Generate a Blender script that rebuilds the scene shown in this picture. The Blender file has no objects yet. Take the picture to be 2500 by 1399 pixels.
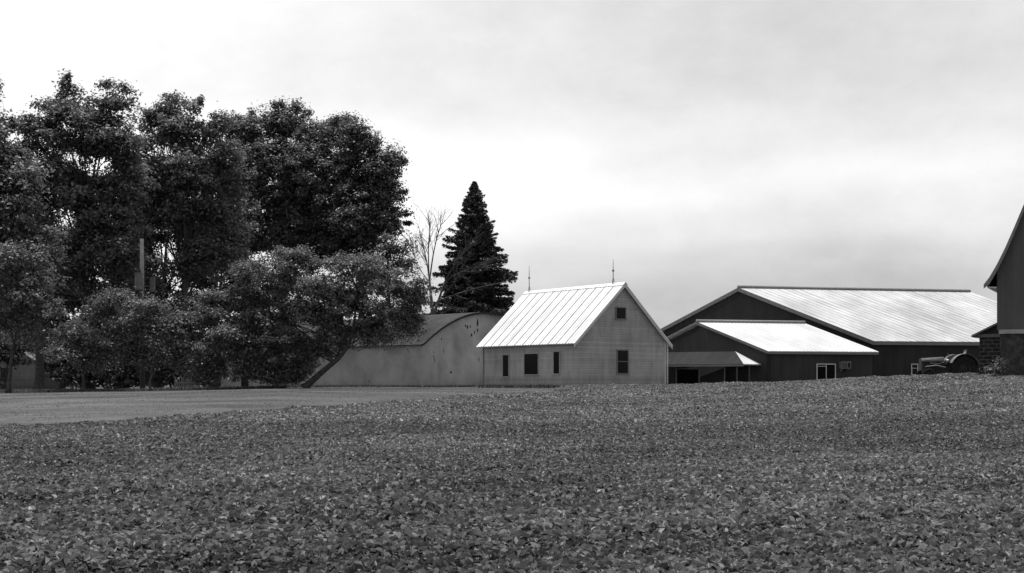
import bpy, math, random
import numpy as np
from mathutils import Vector, Matrix, noise

random.seed(7)
rng = np.random.default_rng(11)
scene = bpy.context.scene
COL = scene.collection

# ------------------------------------------------------------------ calibration
F, HR, CX = 3000.0, 930.0, 1250.0        # focal length in photo pixels, horizon row, centre column
E = 2.0                                  # eye height
def W(px, row, Y): return Vector(((px - CX) / F * Y, Y, E + (HR - row) * Y / F))
def X(px, Y): return (px - CX) / F * Y
def Z(row, Y): return E + (HR - row) * Y / F

# ------------------------------------------------------------------ object helpers
ORG = {}
def tag(o, label=None, cat=None, group=None, kind=None):
    if label: o['label'] = label
    if cat: o['category'] = cat
    if group: o['group'] = group
    if kind: o['kind'] = kind
    return o
def empty(name, loc, label, cat, group=None):
    o = bpy.data.objects.new(name, None); COL.objects.link(o)
    o.location = loc; ORG[o] = Vector(loc)
    o.empty_display_size = 0.3
    return tag(o, label, cat, group)
def link_mesh(name, me, parent, loc=None):
    o = bpy.data.objects.new(name, me); COL.objects.link(o)
    if parent is not None:
        o.parent = parent; ORG[o] = ORG[parent]
    else:
        o.location = loc; ORG[o] = Vector(loc)
    return o

class MB:
    def __init__(s): s.v = []; s.f = []; s.mi = []; s.cur = 0
    def poly(s, pts):
        b = len(s.v); s.v += [Vector(p) for p in pts]; s.f.append(list(range(b, b + len(pts)))); s.mi.append(s.cur)
    def prism(s, pts, d):
        pts = [Vector(p) for p in pts]; d = Vector(d); n = len(pts); b = len(s.v)
        s.v += pts + [p + d for p in pts]
        s.f.append([b + i for i in range(n)][::-1]); s.f.append([b + n + i for i in range(n)])
        for i in range(n):
            j = (i + 1) % n
            s.f.append([b + i, b + j, b + n + j, b + n + i])
        s.mi += [s.cur] * (n + 2)
    def box(s, o, a, b, c):
        o, a, b, c = map(Vector, (o, a, b, c))
        s.prism([o, o + a, o + a + b, o + b], c)
    def cbox(s, ctr, dx, dy, dz):
        c = Vector(ctr)
        s.box(c - Vector((dx / 2, dy / 2, dz / 2)), (dx, 0, 0), (0, dy, 0), (0, 0, dz))
    def tube(s, pts, rad, seg=7, cap=True):
        pts = [Vector(p) for p in pts]; n = len(pts); b = len(s.v)
        up = Vector((0.31, 0.17, 0.93))
        for i, p in enumerate(pts):
            t = (pts[min(i + 1, n - 1)] - pts[max(i - 1, 0)])
            t = t.normalized() if t.length > 1e-9 else Vector((0, 0, 1))
            u = t.cross(up)
            if u.length < 1e-3: u = t.cross(Vector((1, 0, 0)))
            u.normalize(); w = t.cross(u)
            for k in range(seg):
                a = 2 * math.pi * k / seg
                s.v.append(p + (u * math.cos(a) + w * math.sin(a)) * rad[i])
        for i in range(n - 1):
            for k in range(seg):
                k2 = (k + 1) % seg
                s.f.append([b + i * seg + k, b + i * seg + k2, b + (i + 1) * seg + k2, b + (i + 1) * seg + k]); s.mi.append(s.cur)
        if cap:
            s.f.append([b + k for k in range(seg)]); s.f.append([b + (n - 1) * seg + k for k in range(seg)][::-1]); s.mi += [s.cur] * 2
    def lathe(s, ctr, axis, prof, seg=24):
        # prof: list of (r, h) around axis through ctr, closed ring profile
        ctr = Vector(ctr); axis = Vector(axis).normalized()
        u = axis.cross(Vector((0, 0, 1)))
        if u.length < 1e-3: u = Vector((1, 0, 0))
        u.normalize(); w = axis.cross(u); b = len(s.v); n = len(prof)
        for k in range(seg):
            a = 2 * math.pi * k / seg; d = u * math.cos(a) + w * math.sin(a)
            for r, h in prof: s.v.append(ctr + d * r + axis * h)
        for k in range(seg):
            k2 = (k + 1) % seg
            for i in range(n - 1):
                s.f.append([b + k * n + i, b + k * n + i + 1, b + k2 * n + i + 1, b + k2 * n + i]); s.mi.append(s.cur)
    def build(s, name, mats, parent=None, loc=None, smooth=False):
        o0 = ORG[parent] if parent is not None else Vector(loc)
        me = bpy.data.meshes.new(name)
        me.from_pydata([v - o0 for v in s.v], [], s.f)
        if not isinstance(mats, (list, tuple)): mats = [mats]
        for m in mats: me.materials.append(m)
        me.polygons.foreach_set('material_index', s.mi)
        if smooth: me.polygons.foreach_set('use_smooth', [True] * len(s.f))
        me.update()
        import bmesh
        bm = bmesh.new(); bm.from_mesh(me)
        bmesh.ops.recalc_face_normals(bm, faces=bm.faces); bm.to_mesh(me); bm.free()
        return link_mesh(name, me, parent, loc)

def np_mesh(name, V, nper, mat, parent=None, loc=None, tone=None):
    """V: (N, nper, 3) array of N separate polygons."""
    N = V.shape[0]
    o0 = np.array(ORG[parent] if parent is not None else loc, dtype=np.float64)
    me = bpy.data.meshes.new(name)
    me.vertices.add(N * nper); me.vertices.foreach_set('co', (V - o0).reshape(-1).astype(np.float32))
    me.loops.add(N * nper); me.loops.foreach_set('vertex_index', np.arange(N * nper, dtype=np.int32))
    me.polygons.add(N)
    me.polygons.foreach_set('loop_start', np.arange(0, N * nper, nper, dtype=np.int32))
    me.polygons.foreach_set('loop_total', np.full(N, nper, dtype=np.int32))
    me.materials.append(mat)
    me.update(calc_edges=True)
    if tone is not None:
        a = me.attributes.new('tone', 'FLOAT', 'FACE'); a.data.foreach_set('value', tone.astype(np.float32))
    return link_mesh(name, me, parent, loc)

# ------------------------------------------------------------------ materials
class NT:
    def __init__(s, name):
        s.m = bpy.data.materials.new(name); s.m.use_nodes = True
        s.t = s.m.node_tree; s.n = s.t.nodes
        s.p = s.n['Principled BSDF']; s.out = s.n['Material Output']
    def node(s, typ, **kw):
        nd = s.n.new(typ)
        for k, v in kw.items(): setattr(nd, k, v)
        return nd
    def link(s, a, b): s.t.links.new(a, b)
    def math(s, op, a, b=None, c=None):
        nd = s.node('ShaderNodeMath', operation=op)
        for i, v in enumerate((a, b, c)):
            if v is None: continue
            if isinstance(v, (int, float)): nd.inputs[i].default_value = v
            else: s.link(v, nd.inputs[i])
        return nd.outputs[0]
    def noise(s, scale, detail=4, rough=0.6, vec=None, stretch=None):
        nd = s.node('ShaderNodeTexNoise'); nd.inputs['Scale'].default_value = scale
        nd.inputs['Detail'].default_value = detail; nd.inputs['Roughness'].default_value = rough
        if vec is None: vec = s.coord()
        if stretch:
            mp = s.node('ShaderNodeMapping'); mp.inputs['Scale'].default_value = stretch
            s.link(vec, mp.inputs['Vector']); vec = mp.outputs[0]
        s.link(vec, nd.inputs['Vector'])
        return nd.outputs['Fac']
    def coord(s):
        if not hasattr(s, '_tc'): s._tc = s.node('ShaderNodeTexCoord')
        return s._tc.outputs['Object']
    def rng(s, v, lo, hi, a=0.3, b=0.7):
        nd = s.node('ShaderNodeMapRange'); nd.inputs[1].default_value = a; nd.inputs[2].default_value = b
        nd.inputs[3].default_value = lo; nd.inputs[4].default_value = hi
        s.link(v, nd.inputs[0]); return nd.outputs[0]
    def base(s, v):
        s.link(v, s.p.inputs['Base Color'])
    def set(s, rough=0.7, spec=0.4, metal=0.0, col=None):
        s.p.inputs['Roughness'].default_value = rough
        s.p.inputs['Specular IOR Level'].default_value = spec
        s.p.inputs['Metallic'].default_value = metal
        if col is not None: s.p.inputs['Base Color'].default_value = (col, col, col, 1)
    def bump(s, h, strength=0.3, dist=0.02):
        b = s.node('ShaderNodeBump'); b.inputs['Strength'].default_value = strength; b.inputs['Distance'].default_value = dist
        s.link(h, b.inputs['Height']); s.link(b.outputs[0], s.p.inputs['Normal'])

def plain(name, col, rough=0.7, spec=0.3, metal=0.0, var=0.25, scale=4.0):
    t = NT(name); t.set(rough, spec, metal)
    n = t.noise(scale, 5, 0.65)
    t.base(t.rng(n, col * (1 - var), col * (1 + var)))
    t.bump(t.noise(scale * 6, 3), 0.15, 0.01)
    return t.m

def siding(name, col, course=0.16, var=0.18, dirt=0.35):
    t = NT(name); t.set(0.65, 0.3)
    sx = t.node('ShaderNodeSeparateXYZ'); t.link(t.coord(), sx.inputs[0])
    saw = t.math('FRACT', t.math('DIVIDE', sx.outputs[2], course))
    line = t.rng(saw, 0.55, 1.0, 0.02, 0.14)                 # the gap under each board
    board = t.math('FLOOR', t.math('DIVIDE', sx.outputs[2], course))
    wn = t.node('ShaderNodeTexWhiteNoise', noise_dimensions='1D'); t.link(board, wn.inputs['W'])
    bt = t.rng(wn.outputs['Value'], 0.9, 1.08, 0, 1)
    n = t.rng(t.noise(0.55, 5, 0.6), col * (1 - var), col * (1 + var))
    d = t.rng(t.noise(3.0, 6, 0.7, stretch=(1, 1, 0.15)), 1 - dirt * 0.5, 1.04, 0.3, 0.6)
    low = t.rng(sx.outputs[2], 0.72, 1.0, 0.1, 1.3)            # darker towards the sill
    v = t.math('MULTIPLY', t.math('MULTIPLY', n, d), t.math('MULTIPLY', line, bt))
    t.base(t.math('MULTIPLY', v, low))
    t.bump(saw, 0.6, 0.02)
    return t.m

def boards(name, col, width=0.2, var=0.3, stripes=0.7):
    t = NT(name); t.set(0.8, 0.2)
    sx = t.node('ShaderNodeSeparateXYZ'); t.link(t.coord(), sx.inputs[0])
    u = t.math('ADD', sx.outputs[0], t.math('MULTIPLY', sx.outputs[1], 0.37))
    k = t.math('DIVIDE', u, width)
    gap = t.rng(t.math('FRACT', k), stripes, 1.0, 0.03, 0.16)
    wn = t.node('ShaderNodeTexWhiteNoise', noise_dimensions='1D'); t.link(t.math('FLOOR', k), wn.inputs['W'])
    bt = t.rng(wn.outputs['Value'], 0.93, 1.07, 0, 1)
    n = t.rng(t.noise(0.8, 6, 0.65, stretch=(1, 1, 0.35)), col * (1 - var), col * (1 + var))
    t.base(t.math('MULTIPLY', t.math('MULTIPLY', n, gap), bt))
    t.bump(t.math('FRACT', k), 0.25, 0.02)
    return t.m

def metal_roof(name, col, d, var=0.12, streak=(1, 1, 1), gloss=0.45, spec=0.5):
    """painted sheet metal; d = plan direction of the ridge, streaks run down the slope"""
    t = NT(name); t.set(gloss, spec)
    sx = t.node('ShaderNodeSeparateXYZ'); t.link(t.coord(), sx.inputs[0])
    u = t.math('ADD', t.math('MULTIPLY', sx.outputs[0], d[0]), t.math('MULTIPLY', sx.outputs[1], d[1]))
    cb = t.node('ShaderNodeCombineXYZ'); t.link(t.math('MULTIPLY', u, 3.2), cb.inputs[0]); t.link(t.math('MULTIPLY', sx.outputs[2], 0.5), cb.inputs[2])
    st = t.rng(t.noise(1.0, 5, 0.65, vec=cb.outputs[0]), 1 - var, 1 + var * 0.4, 0.3, 0.62)
    pa = t.rng(t.noise(0.35, 4, 0.55), 1 - var * 0.9, 1.05, 0.35, 0.65)
    t.base(t.math('MULTIPLY', t.math('MULTIPLY', st, pa), col))
    return t.m

def foliage(name, col, trans=0.3, rough=0.46, spec=0.42, tonevar=True):
    t = NT(name); t.set(rough, spec)
    at = t.node('ShaderNodeAttribute', attribute_name='tone')
    v = t.math('MULTIPLY', at.outputs['Fac'], col)
    t.base(v)
    tr = t.node('ShaderNodeBsdfTranslucent'); t.link(v, tr.inputs['Color'])
    mx = t.node('ShaderNodeMixShader'); mx.inputs[0].default_value = trans
    t.link(t.p.outputs[0], mx.inputs[1]); t.link(tr.outputs[0], mx.inputs[2])
    t.link(mx.outputs[0], t.out.inputs['Surface'])
    return t.m

def brickwork(name, c1, c2, mortar, g, scale=1.0, stone=False):
    t = NT(name); t.set(0.85, 0.2)
    sx = t.node('ShaderNodeSeparateXYZ'); t.link(t.coord(), sx.inputs[0])
    u = t.math('ADD', t.math('MULTIPLY', sx.outputs[0], g[0]), t.math('MULTIPLY', sx.outputs[1], g[1]))
    cb = t.node('ShaderNodeCombineXYZ'); t.link(u, cb.inputs[0]); t.link(sx.outputs[2], cb.inputs[1])
    if not stone:
        b = t.node('ShaderNodeTexBrick'); t.link(cb.outputs[0], b.inputs['Vector'])
        b.inputs['Color1'].default_value = (c1,) * 3 + (1,); b.inputs['Color2'].default_value = (c2,) * 3 + (1,)
        b.inputs['Mortar'].default_value = (mortar,) * 3 + (1,)
        b.inputs['Scale'].default_value = scale; b.inputs['Mortar Size'].default_value = 0.022
        b.inputs['Brick Width'].default_value = 0.42; b.inputs['Row Height'].default_value = 0.2
        n = t.rng(t.noise(5, 5, 0.7), 0.45, 1.5)
        mx = t.node('ShaderNodeMix', data_type='RGBA', blend_type='MULTIPLY'); mx.inputs[0].default_value = 1
        t.link(b.outputs['Color'], mx.inputs[6]); t.link(n, mx.inputs[7]); t.base(mx.outputs[2])
        t.bump(b.outputs['Fac'], -0.5, 0.02)
    else:
        v = t.node('ShaderNodeTexVoronoi', feature='DISTANCE_TO_EDGE'); v.inputs['Scale'].default_value = 4.2; t.link(cb.outputs[0], v.inputs['Vector'])
        v2 = t.node('ShaderNodeTexVoronoi'); v2.inputs['Scale'].default_value = 4.2; t.link(cb.outputs[0], v2.inputs['Vector'])
        sc = t.node('ShaderNodeSeparateColor'); t.link(v2.outputs['Color'], sc.inputs[0])
        cell = t.rng(sc.outputs[0], c1, c2, 0, 1)
        edge = t.rng(v.outputs['Distance'], 0.7, 1.0, 0.01, 0.06)
        n = t.rng(t.noise(3, 6, 0.7), 0.6, 1.4)
        t.base(t.math('MULTIPLY', t.math('MULTIPLY', cell, edge), n))
        t.bump(v.outputs['Distance'], 0.8, 0.06)
    return t.m

M = {}
M['bark'] = plain('bark', 0.06, 0.9, 0.1, var=0.5, scale=9)
M['bare_bark'] = plain('bare_bark', 0.085, 0.9, 0.1, var=0.35, scale=6)
M['leaf_tall'] = foliage('leaf_tall', 0.14, 0.5)
M['leaf_maple'] = foliage('leaf_maple', 0.14, 0.5)
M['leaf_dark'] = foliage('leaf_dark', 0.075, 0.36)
M['leaf_pale'] = foliage('leaf_pale', 0.120, 0.36)
M['leaf_low'] = foliage('leaf_low', 0.14, 0.5)
M['needle'] = foliage('needle', 0.045, 0.1, 0.6)
M['soy'] = foliage('soy_leaf', 0.132, 0.30, 0.46, 0.28)
M['grass_blade'] = foliage('grass_blade', 0.14, 0.45, 0.7, 0.1)
M['pane'] = plain('window_glass', 0.006, 0.25, 0.12, var=0.2)
M['white_trim'] = plain('white_trim', 0.55, 0.6, 0.3, var=0.12)
M['grey_trim'] = plain('grey_trim', 0.17, 0.6, 0.3, var=0.2)
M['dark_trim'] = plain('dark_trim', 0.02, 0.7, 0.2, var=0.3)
M['mid_trim'] = plain('mid_trim', 0.34, 0.6, 0.3, var=0.15)
M['post'] = plain('dull_post', 0.09, 0.7, 0.2, var=0.25)
M['steel'] = plain('galvanised_steel', 0.20, 0.5, 0.5, 0.3, var=0.2)

# ------------------------------------------------------------------ terrain
XA = np.array([-60, -28, -13, -3, 2, 8.4, 14.3, 19.8, 27.5, 45])
ZA = np.array([-0.95, -0.84, -0.60, -0.62, -0.80, -0.69, -0.32, -0.06, 0.22, 0.45])
XB = np.array([-60, -28, -13, 4, 10, 16, 29, 45])
ZB = np.array([-0.85, -0.72, -0.47, -0.47, -0.50, -0.40, -0.05, 0.1])
def sstep(t):
    t = np.clip(t, 0, 1); return t * t * (3 - 2 * t)
def ground(x, y):
    x = np.asarray(x, float); y = np.asarray(y, float)
    k = 66.0 / np.maximum(y, 20)          # follow viewing rays roughly so the rise fans out
    xa = np.clip(x * np.clip(k, 0.5, 1.6), -60, 45)
    a = np.interp(xa, XA, ZA); b = np.interp(np.clip(x, -60, 45), XB, ZB)
    near = -1.88 + 0.03 * np.sin(x * 0.31 + 1.0) + 0.02 * np.sin(y * 0.47)
    tt = np.clip((y - 11) / 54.0, 0, 1); s1 = 0.25 * sstep(tt) + 0.75 * tt; s2 = sstep((y - 66) / 13.0)
    z = near * (1 - s1) + a * s1
    z = z * (1 - s2) + b * s2
    z = z + 0.025 * np.sin(x * 0.9 + y * 0.33) * np.cos(y * 0.41 - x * 0.2) * np.clip((110 - y) / 60, 0, 1)
    return z + E
def gz(x, y): return float(ground(x, y))
CAN = 0.30
def march(px, row, h):
    for Y in np.arange(12, 90, 0.1):
        if gz(X(px, Y), Y) + h >= Z(row, Y): return (X(px, Y), float(Y))
    return (X(px, 72), 72.0)
edge = [march(px, row, CAN * 0.95) for px, row in ((0, 1040), (200, 1026), (400, 1012), (640, 998), (850, 985), (1050, 969), (1300, 957))]
# extend the edge to the left on its own line
(ax, ay), (bx, by) = edge[0], edge[2]
tl = 1.2
edge = [(ax - (bx - ax) * tl, ay - (by - ay) * tl)] + edge
FIELD = edge + [(3.2, 76.0), (9.0, 79.0), (15.5, 81.5), (24, 80), (27, 74), (31, 58), (34, 52), (42, 45), (10, 5), (-10, 5), (-40, 12)]
FP = np.array(FIELD)
def inside(x, y):
    x = np.asarray(x); y = np.asarray(y); r = np.zeros(x.shape, bool); n = len(FP)
    for i in range(n):
        x0, y0 = FP[i]; x1, y1 = FP[(i + 1) % n]
        c = ((y0 > y) != (y1 > y))
        with np.errstate(divide='ignore', invalid='ignore'):
            xi = (x1 - x0) * (y - y0) / (y1 - y0 + 1e-12) + x0
        r ^= c & (x < xi)
    return r

def smooth_noise(x, y, s, seed):
    r = np.random.default_rng(seed); v = np.zeros_like(np.asarray(x, float))
    for k in range(7):
        a = r.uniform(0, 2 * math.pi); f = s * r.uniform(0.6, 1.8); p = r.uniform(0, 6.28)
        v += np.sin((np.cos(a) * x + np.sin(a) * y) * f + p)
    return v / 7 ** 0.5 / 0.9

t = NT('lawn_grass'); t.set(0.9, 0.1)
a_ = t.rng(t.noise(0.16, 5, 0.6, stretch=(0.5, 1.5, 1)), 0.052, 0.108, 0.34, 0.66)
b_ = t.rng(t.noise(3.5, 6, 0.75), 0.72, 1.25, 0.3, 0.7)
c_ = t.rng(t.noise(0.9, 5, 0.7, stretch=(0.35, 1.6, 1)), 0.78, 1.2, 0.35, 0.65)
t.base(t.math('MULTIPLY', t.math('MULTIPLY', a_, b_), c_))
t.bump(t.noise(9, 6, 0.8), 0.5, 0.06)
M['lawn'] = t.m
M['soil'] = plain('field_soil', 0.05, 0.95, 0.05, var=0.4, scale=3)

xs = np.concatenate([[-1800, -700, -300, -150, -90], np.arange(-64, 64.1, 1.0), [90, 150, 300, 700, 1800]])
ys = np.concatenate([[-60, -20, -5], np.arange(0, 130.1, 1.25), [150, 200, 300, 600, 1800]])
gx, gy = np.meshgrid(xs, ys); gzz = ground(gx, gy)
nx, ny = len(xs), len(ys)
me = bpy.data.meshes.new('ground')
fc = []
for j in range(ny - 1):
    for i in range(nx - 1):
        fc.append((j * nx + i, j * nx + i + 1, (j + 1) * nx + i + 1, (j + 1) * nx + i))
me.from_pydata(np.stack([gx, gy, gzz], -1).reshape(-1, 3).tolist(), [], fc)
me.materials.append(M['lawn']); me.materials.append(M['soil'])
cxs = (gx[:-1, :-1] + gx[1:, 1:]) / 2; cys = (gy[:-1, :-1] + gy[1:, 1:]) / 2
ins = inside(cxs, cys).reshape(-1) & (cxs.reshape(-1) ** 2 + cys.reshape(-1) ** 2 < 90 ** 2)
me.polygons.foreach_set('material_index', ins.astype(np.int32))
me.polygons.foreach_set('use_smooth', np.ones(len(fc), bool))
me.update()
g = bpy.data.objects.new('ground', me); COL.objects.link(g); tag(g, 'gently rising farmland under the crop and the mown grass', None, None, 'structure'); ORG[g] = Vector((0, 0, 0))

# ------------------------------------------------------------------ leaf geometry
def unit(v): return v / np.maximum(np.linalg.norm(v, axis=-1, keepdims=True), 1e-9)
def leaf_quads(P, Nn, L, wid=0.62, rng=rng, axis=None):
    """kite leaves: P centres (n,3), Nn normals, L lengths"""
    n = len(P)
    r = unit(rng.normal(size=(n, 3))) if axis is None else axis
    u = unit(r - Nn * (r * Nn).sum(-1, keepdims=True)); w = np.cross(Nn, u)
    L = L[:, None]
    a = P - u * L * 0.5; b = P + w * L * wid * 0.5 - u * L * 0.08; c = P + u * L * 0.5; d = P - w * L * wid * 0.5 - u * L * 0.08
    return np.stack([a, b, c, d], 1)

# ------------------------------------------------------------------ soybean crop
def crop():
    out4 = []; ton4 = []
    XS, YS = march(2100, 943, CAN)
    def sample(y0, y1, dens):
        w = 0.445
        area = w * (y1 * y1 - y0 * y0)
        n = int(area * dens)
        y = np.sqrt(rng.uniform(y0 * y0, y1 * y1, n)); x = rng.uniform(-w, w, n) * y
        k = inside(x, y); return x[k], y[k]
    rd = np.array([0.955, 0.296]); rn = np.array([-0.296, 0.955])   # direction of the rows
    def leaves(x, y, L0, tri):
        n = len(x)
        q = (x * rn[0] + y * rn[1]) / 0.76
        rowh = 0.5 + 0.5 * np.cos(2 * math.pi * q + 0.9 * smooth_noise(x, y, 0.5, 3))
        cl = smooth_noise(x, y, 3.1, 5); big = smooth_noise(x, y, 0.23, 8); mid = smooth_noise(x, y, 0.85, 21)
        al = x * rd[0] + y * rd[1]; ac = x * rn[0] + y * rn[1]
        st = smooth_noise(al * .22, ac * 1.5, 1.0, 33)
        top = CAN * (0.72 + 0.13 * rowh + 0.12 * cl + 0.06 * mid + 0.10 * st)
        h = top * (1 - np.abs(rng.normal(0, 0.20, n)).clip(0, 0.85))
        z = ground(x, y) + h
        P = np.stack([x, y, z], -1)
        N = unit(np.stack([rng.normal(0, 0.55 if tri else .72, n), rng.normal(-0.14, 0.55 if tri else .72, n), np.full(n, 0.8)], -1))
        L = L0 * rng.uniform(0.65, 1.3, n)
        strip = np.exp(-((y - YS) / 2.2) ** 2) * np.clip((x - XS) / 3.0, 0, 1)
        tone = (1 + 0.0 * big + 0.10 * mid + 0.10 * st + 0.22 * strip + rng.normal(0, 0.32, n)).clip(0.25, 2.1)
        pale = rng.random(n) < 0.015
        tone = np.where(pale, tone * 1.5, tone)
        return P, N, L, tone
    # near: folded ovate leaflets, two halves each
    for (y0, y1, d, L0) in ((8.8, 13.5, 640, 0.092), (13.5, 18, 620, 0.092), (18, 25, 850, 0.078), (25, 34, 760, 0.078)):
        x, y = sample(y0, y1, d); P, N, L, tone = leaves(x, y, L0, True)
        n = len(P); r = unit(rng.normal(size=(n, 3))); u = unit(r - N * (r * N).sum(-1, keepdims=True)); w = np.cross(N, u)
        Lc = L[:, None]; fold = rng.uniform(0.02, 0.30, n)[:, None]
        base = P - u * Lc * 0.5; tip = P + u * Lc * 0.5 - N * Lc * 0.12
        for sgn in (1, -1):
            s1 = P + sgn * w * Lc * 0.36 - u * Lc * 0.22 + N * Lc * fold; s2 = P + sgn * w * Lc * 0.30 + u * Lc * 0.16 + N * Lc * fold * 0.7
            out4.append(np.stack([base, s1, s2, tip], 1)); ton4.append(tone)
    for (y0, y1, d, L0) in ((34, 52, 640, 0.092), (52, 82, 400, 0.112)):
        x, y = sample(y0, y1, d); P, N, L, tone = leaves(x, y, L0, False)
        out4.append(leaf_quads(P, N, L, 0.75)); ton4.append(tone)
    V = np.concatenate(out4); T = np.concatenate(ton4)
    o = np_mesh('soybean_crop', V, 4, M['soy'], None, (0, 30, E), T)
    tag(o, 'low leafy soybean crop covering the rising field', 'crop', None, 'stuff')
crop()

# ------------------------------------------------------------------ trees
def spline(pts, n=6):
    pts = [Vector(p) for p in pts]; out = []
    P = [pts[0] * 2 - pts[1]] + pts + [pts[-1] * 2 - pts[-2]]
    for i in range(1, len(P) - 2):
        for k in range(n):
            t = k / n; a, b, c, d = P[i - 1], P[i], P[i + 1], P[i + 2]
            out.append(0.5 * ((2 * b) + (c - a) * t + (2 * a - 5 * b + 4 * c - d) * t * t + (3 * b - a - 3 * c + d) * t ** 3))
    out.append(pts[-1]); return out

def tree(name, label, cat, base_px, Y, lobes, mat, leaf=0.24, dens=3.2, clump=0.55, trunk_r=0.3, group=None, squash=0.6, up=0.75, lean=None, seed=1, base=None, fork=0.35, depth=0.85, bark='bark', bough=1.75):
    r = np.random.default_rng(seed); rr = random.Random(seed)
    bx = X(base_px, Y); root = Vector((bx, Y, gz(bx, Y)))
    t = empty(name, root, label, cat, group)
    sc = Y / F
    cs, rads = [], []
    for (px, row, rx, ry) in lobes:
        c = W(px, row, Y); dy = r.uniform(-0.5, 0.5) * min(rx, ry) * sc
        cs.append(np.array((c.x, c.y + dy, c.z))); rads.append(np.array((rx * sc, min(rx, ry * 1.3) * sc * depth, ry * sc)))
    cs = np.array(cs); rads = np.array(rads)
    area = math.pi * rads[:, 0] * rads[:, 2]
    # leaf clumps
    per = 46
    la = 0.31 * leaf * leaf
    Vs, Ts = [], []
    for c, R, A in zip(cs, rads, area):
        ncl = max(9, int(A * dens / (la * per) * 1.15))
        nb = max(6, int(ncl / (7 if bough > 1.2 else 1.5))); br = min(clump * bough, R.min() * .8)                       # boughs: flat masses of clumps with dark gaps between
        db = unit(r.normal(size=(nb, 3))); radb = r.uniform(0.15, 1.0, nb) ** 0.45 * r.uniform(0.74, 1.16, nb)
        far = (r.random(nb) < .12) & (radb > .7); radb = np.where(far, radb * r.uniform(1.08, 1.3, nb), radb)
        cb = c + db * radb[:, None] * np.maximum(R - br * 0.35, R * 0.6)
        pick = r.integers(0, nb, ncl)
        d = db[pick]
        o3 = r.normal(size=(ncl, 3)) * br * 0.52 * np.minimum(1, R.min() / (br * 1.2)); o3[:, 2] = o3[:, 2] * (0.42 if bough > 1.2 else 0.9) - (0.10 if bough > 1.2 else 0) * (o3[:, 0] ** 2 + o3[:, 1] ** 2)
        cc = cb[pick] + o3
        btone = r.normal(1.0, 0.18, nb).clip(0.6, 1.5)[pick]
        keep = cc[:, 2] > root.z + 0.25; cc = cc[keep]; d = d[keep]; btone = btone[keep]; ncl = len(cc)
        tone = btone * r.normal(1.0, 0.20, ncl).clip(0.5, 1.7)
        cr = min(clump, R.min() * .6) * r.uniform(0.55, 1.35, ncl)
        off = r.normal(size=(ncl, per, 3)) * 0.55; off[..., 2] *= squash
        if R.min() < 0.9:                                          # a shoot at the outline: loose and stretched along its own shape
            P = (cc[:, None, :] * .35 + c * .65 + off * (R * r.uniform(.7, 1.25, (ncl, 1)))[:, None, :] * np.array((1, 1, 1.25))).reshape(-1, 3)
            kp = r.random(len(P)) < .5
        else:
            P = (cc[:, None, :] + off * cr[:, None, None]).reshape(-1, 3); kp = np.ones(len(P), bool)
        dn = unit(np.repeat(d, per, 0) * 0.55 + unit(off.reshape(-1, 3)) * 0.5 + np.array((0, 0, up)) + r.normal(size=(ncl * per, 3)) * 0.45)
        L = leaf * r.uniform(0.6, 1.35, len(P))
        k = (P[:, 2] > ground(P[:, 0], P[:, 1]) + 0.08) & kp
        Vs.append(leaf_quads(P, dn, L, 0.62, r)[k]); Ts.append((np.repeat(tone, per) * r.normal(1, 0.2, len(P)).clip(0.5, 1.7))[k])
    V = np.concatenate(Vs); T = np.concatenate(Ts)
    # trunk and limbs
    mb = MB()
    order = np.argsort(-area)
    main = cs[order[0]]
    topz = cs[:, 2].max()
    ctr = (cs * area[:, None]).sum(0) / area.sum()
    lo = (cs[:, 2] - rads[:, 2]).min()
    fz = root.z + max(0.6, (ctr[2] - root.z) * fork)
    if lean: path = [root] + [W(px, row, Y) for px, row in lean]
    else:
        path = [root, Vector((bx * 0.7 + ctr[0] * 0.3 + rr.uniform(-.2, .2), Y + rr.uniform(-.2, .2), fz)),
                Vector((bx * 0.3 + ctr[0] * 0.7, ctr[1], (fz + ctr[2]) / 2 + 0.3)), Vector((ctr[0], ctr[1], ctr[2]))]
    sp = spline(path, 6); n = len(sp)
    radii = [trunk_r * (1.55 if i == 0 else 1.12 if i == 1 else 1) * (1 - 0.72 * i / (n - 1)) for i in range(n)]
    mb.tube(sp, radii, 10)
    for i in range(len(cs)):
        st = sp[min(n - 1, int(n * rr.uniform(0.35, 0.8)))]
        en = Vector(cs[i]); mid = (st + en) / 2 + Vector((rr.uniform(-.4, .4), rr.uniform(-.4, .4), 0.12 * (en - st).length))
        q = spline([st, mid, en], 5); m = len(q); r0 = trunk_r * 0.30 * min(1, (area[i] / area.max()) ** .5 + .12)
        mb.tube(q, [r0 * (1 - 0.8 * k / (m - 1)) for k in range(m)], 6)
        for b in range(6):                                   # smaller limbs that carry the clumps
            s2 = q[rr.randrange(1, m)]; dd = Vector(unit(r.normal(size=3)))
            e2 = Vector(cs[i]) + Vector((dd.x * rads[i][0], dd.y * rads[i][1], abs(dd.z) * 0.9 * rads[i][2])) * 0.85
            mb.tube(spline([s2, (s2 + e2) / 2 + Vector((0, 0, 0.15)), e2], 3), [r0 * 0.4 * (1 - 0.85 * k / 6) for k in range(7)], 4)
    mb.build('trunk', M[bark], t, smooth=True)
    np_mesh('crown', V, 4, mat, t, None, T)
    return t

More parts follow.
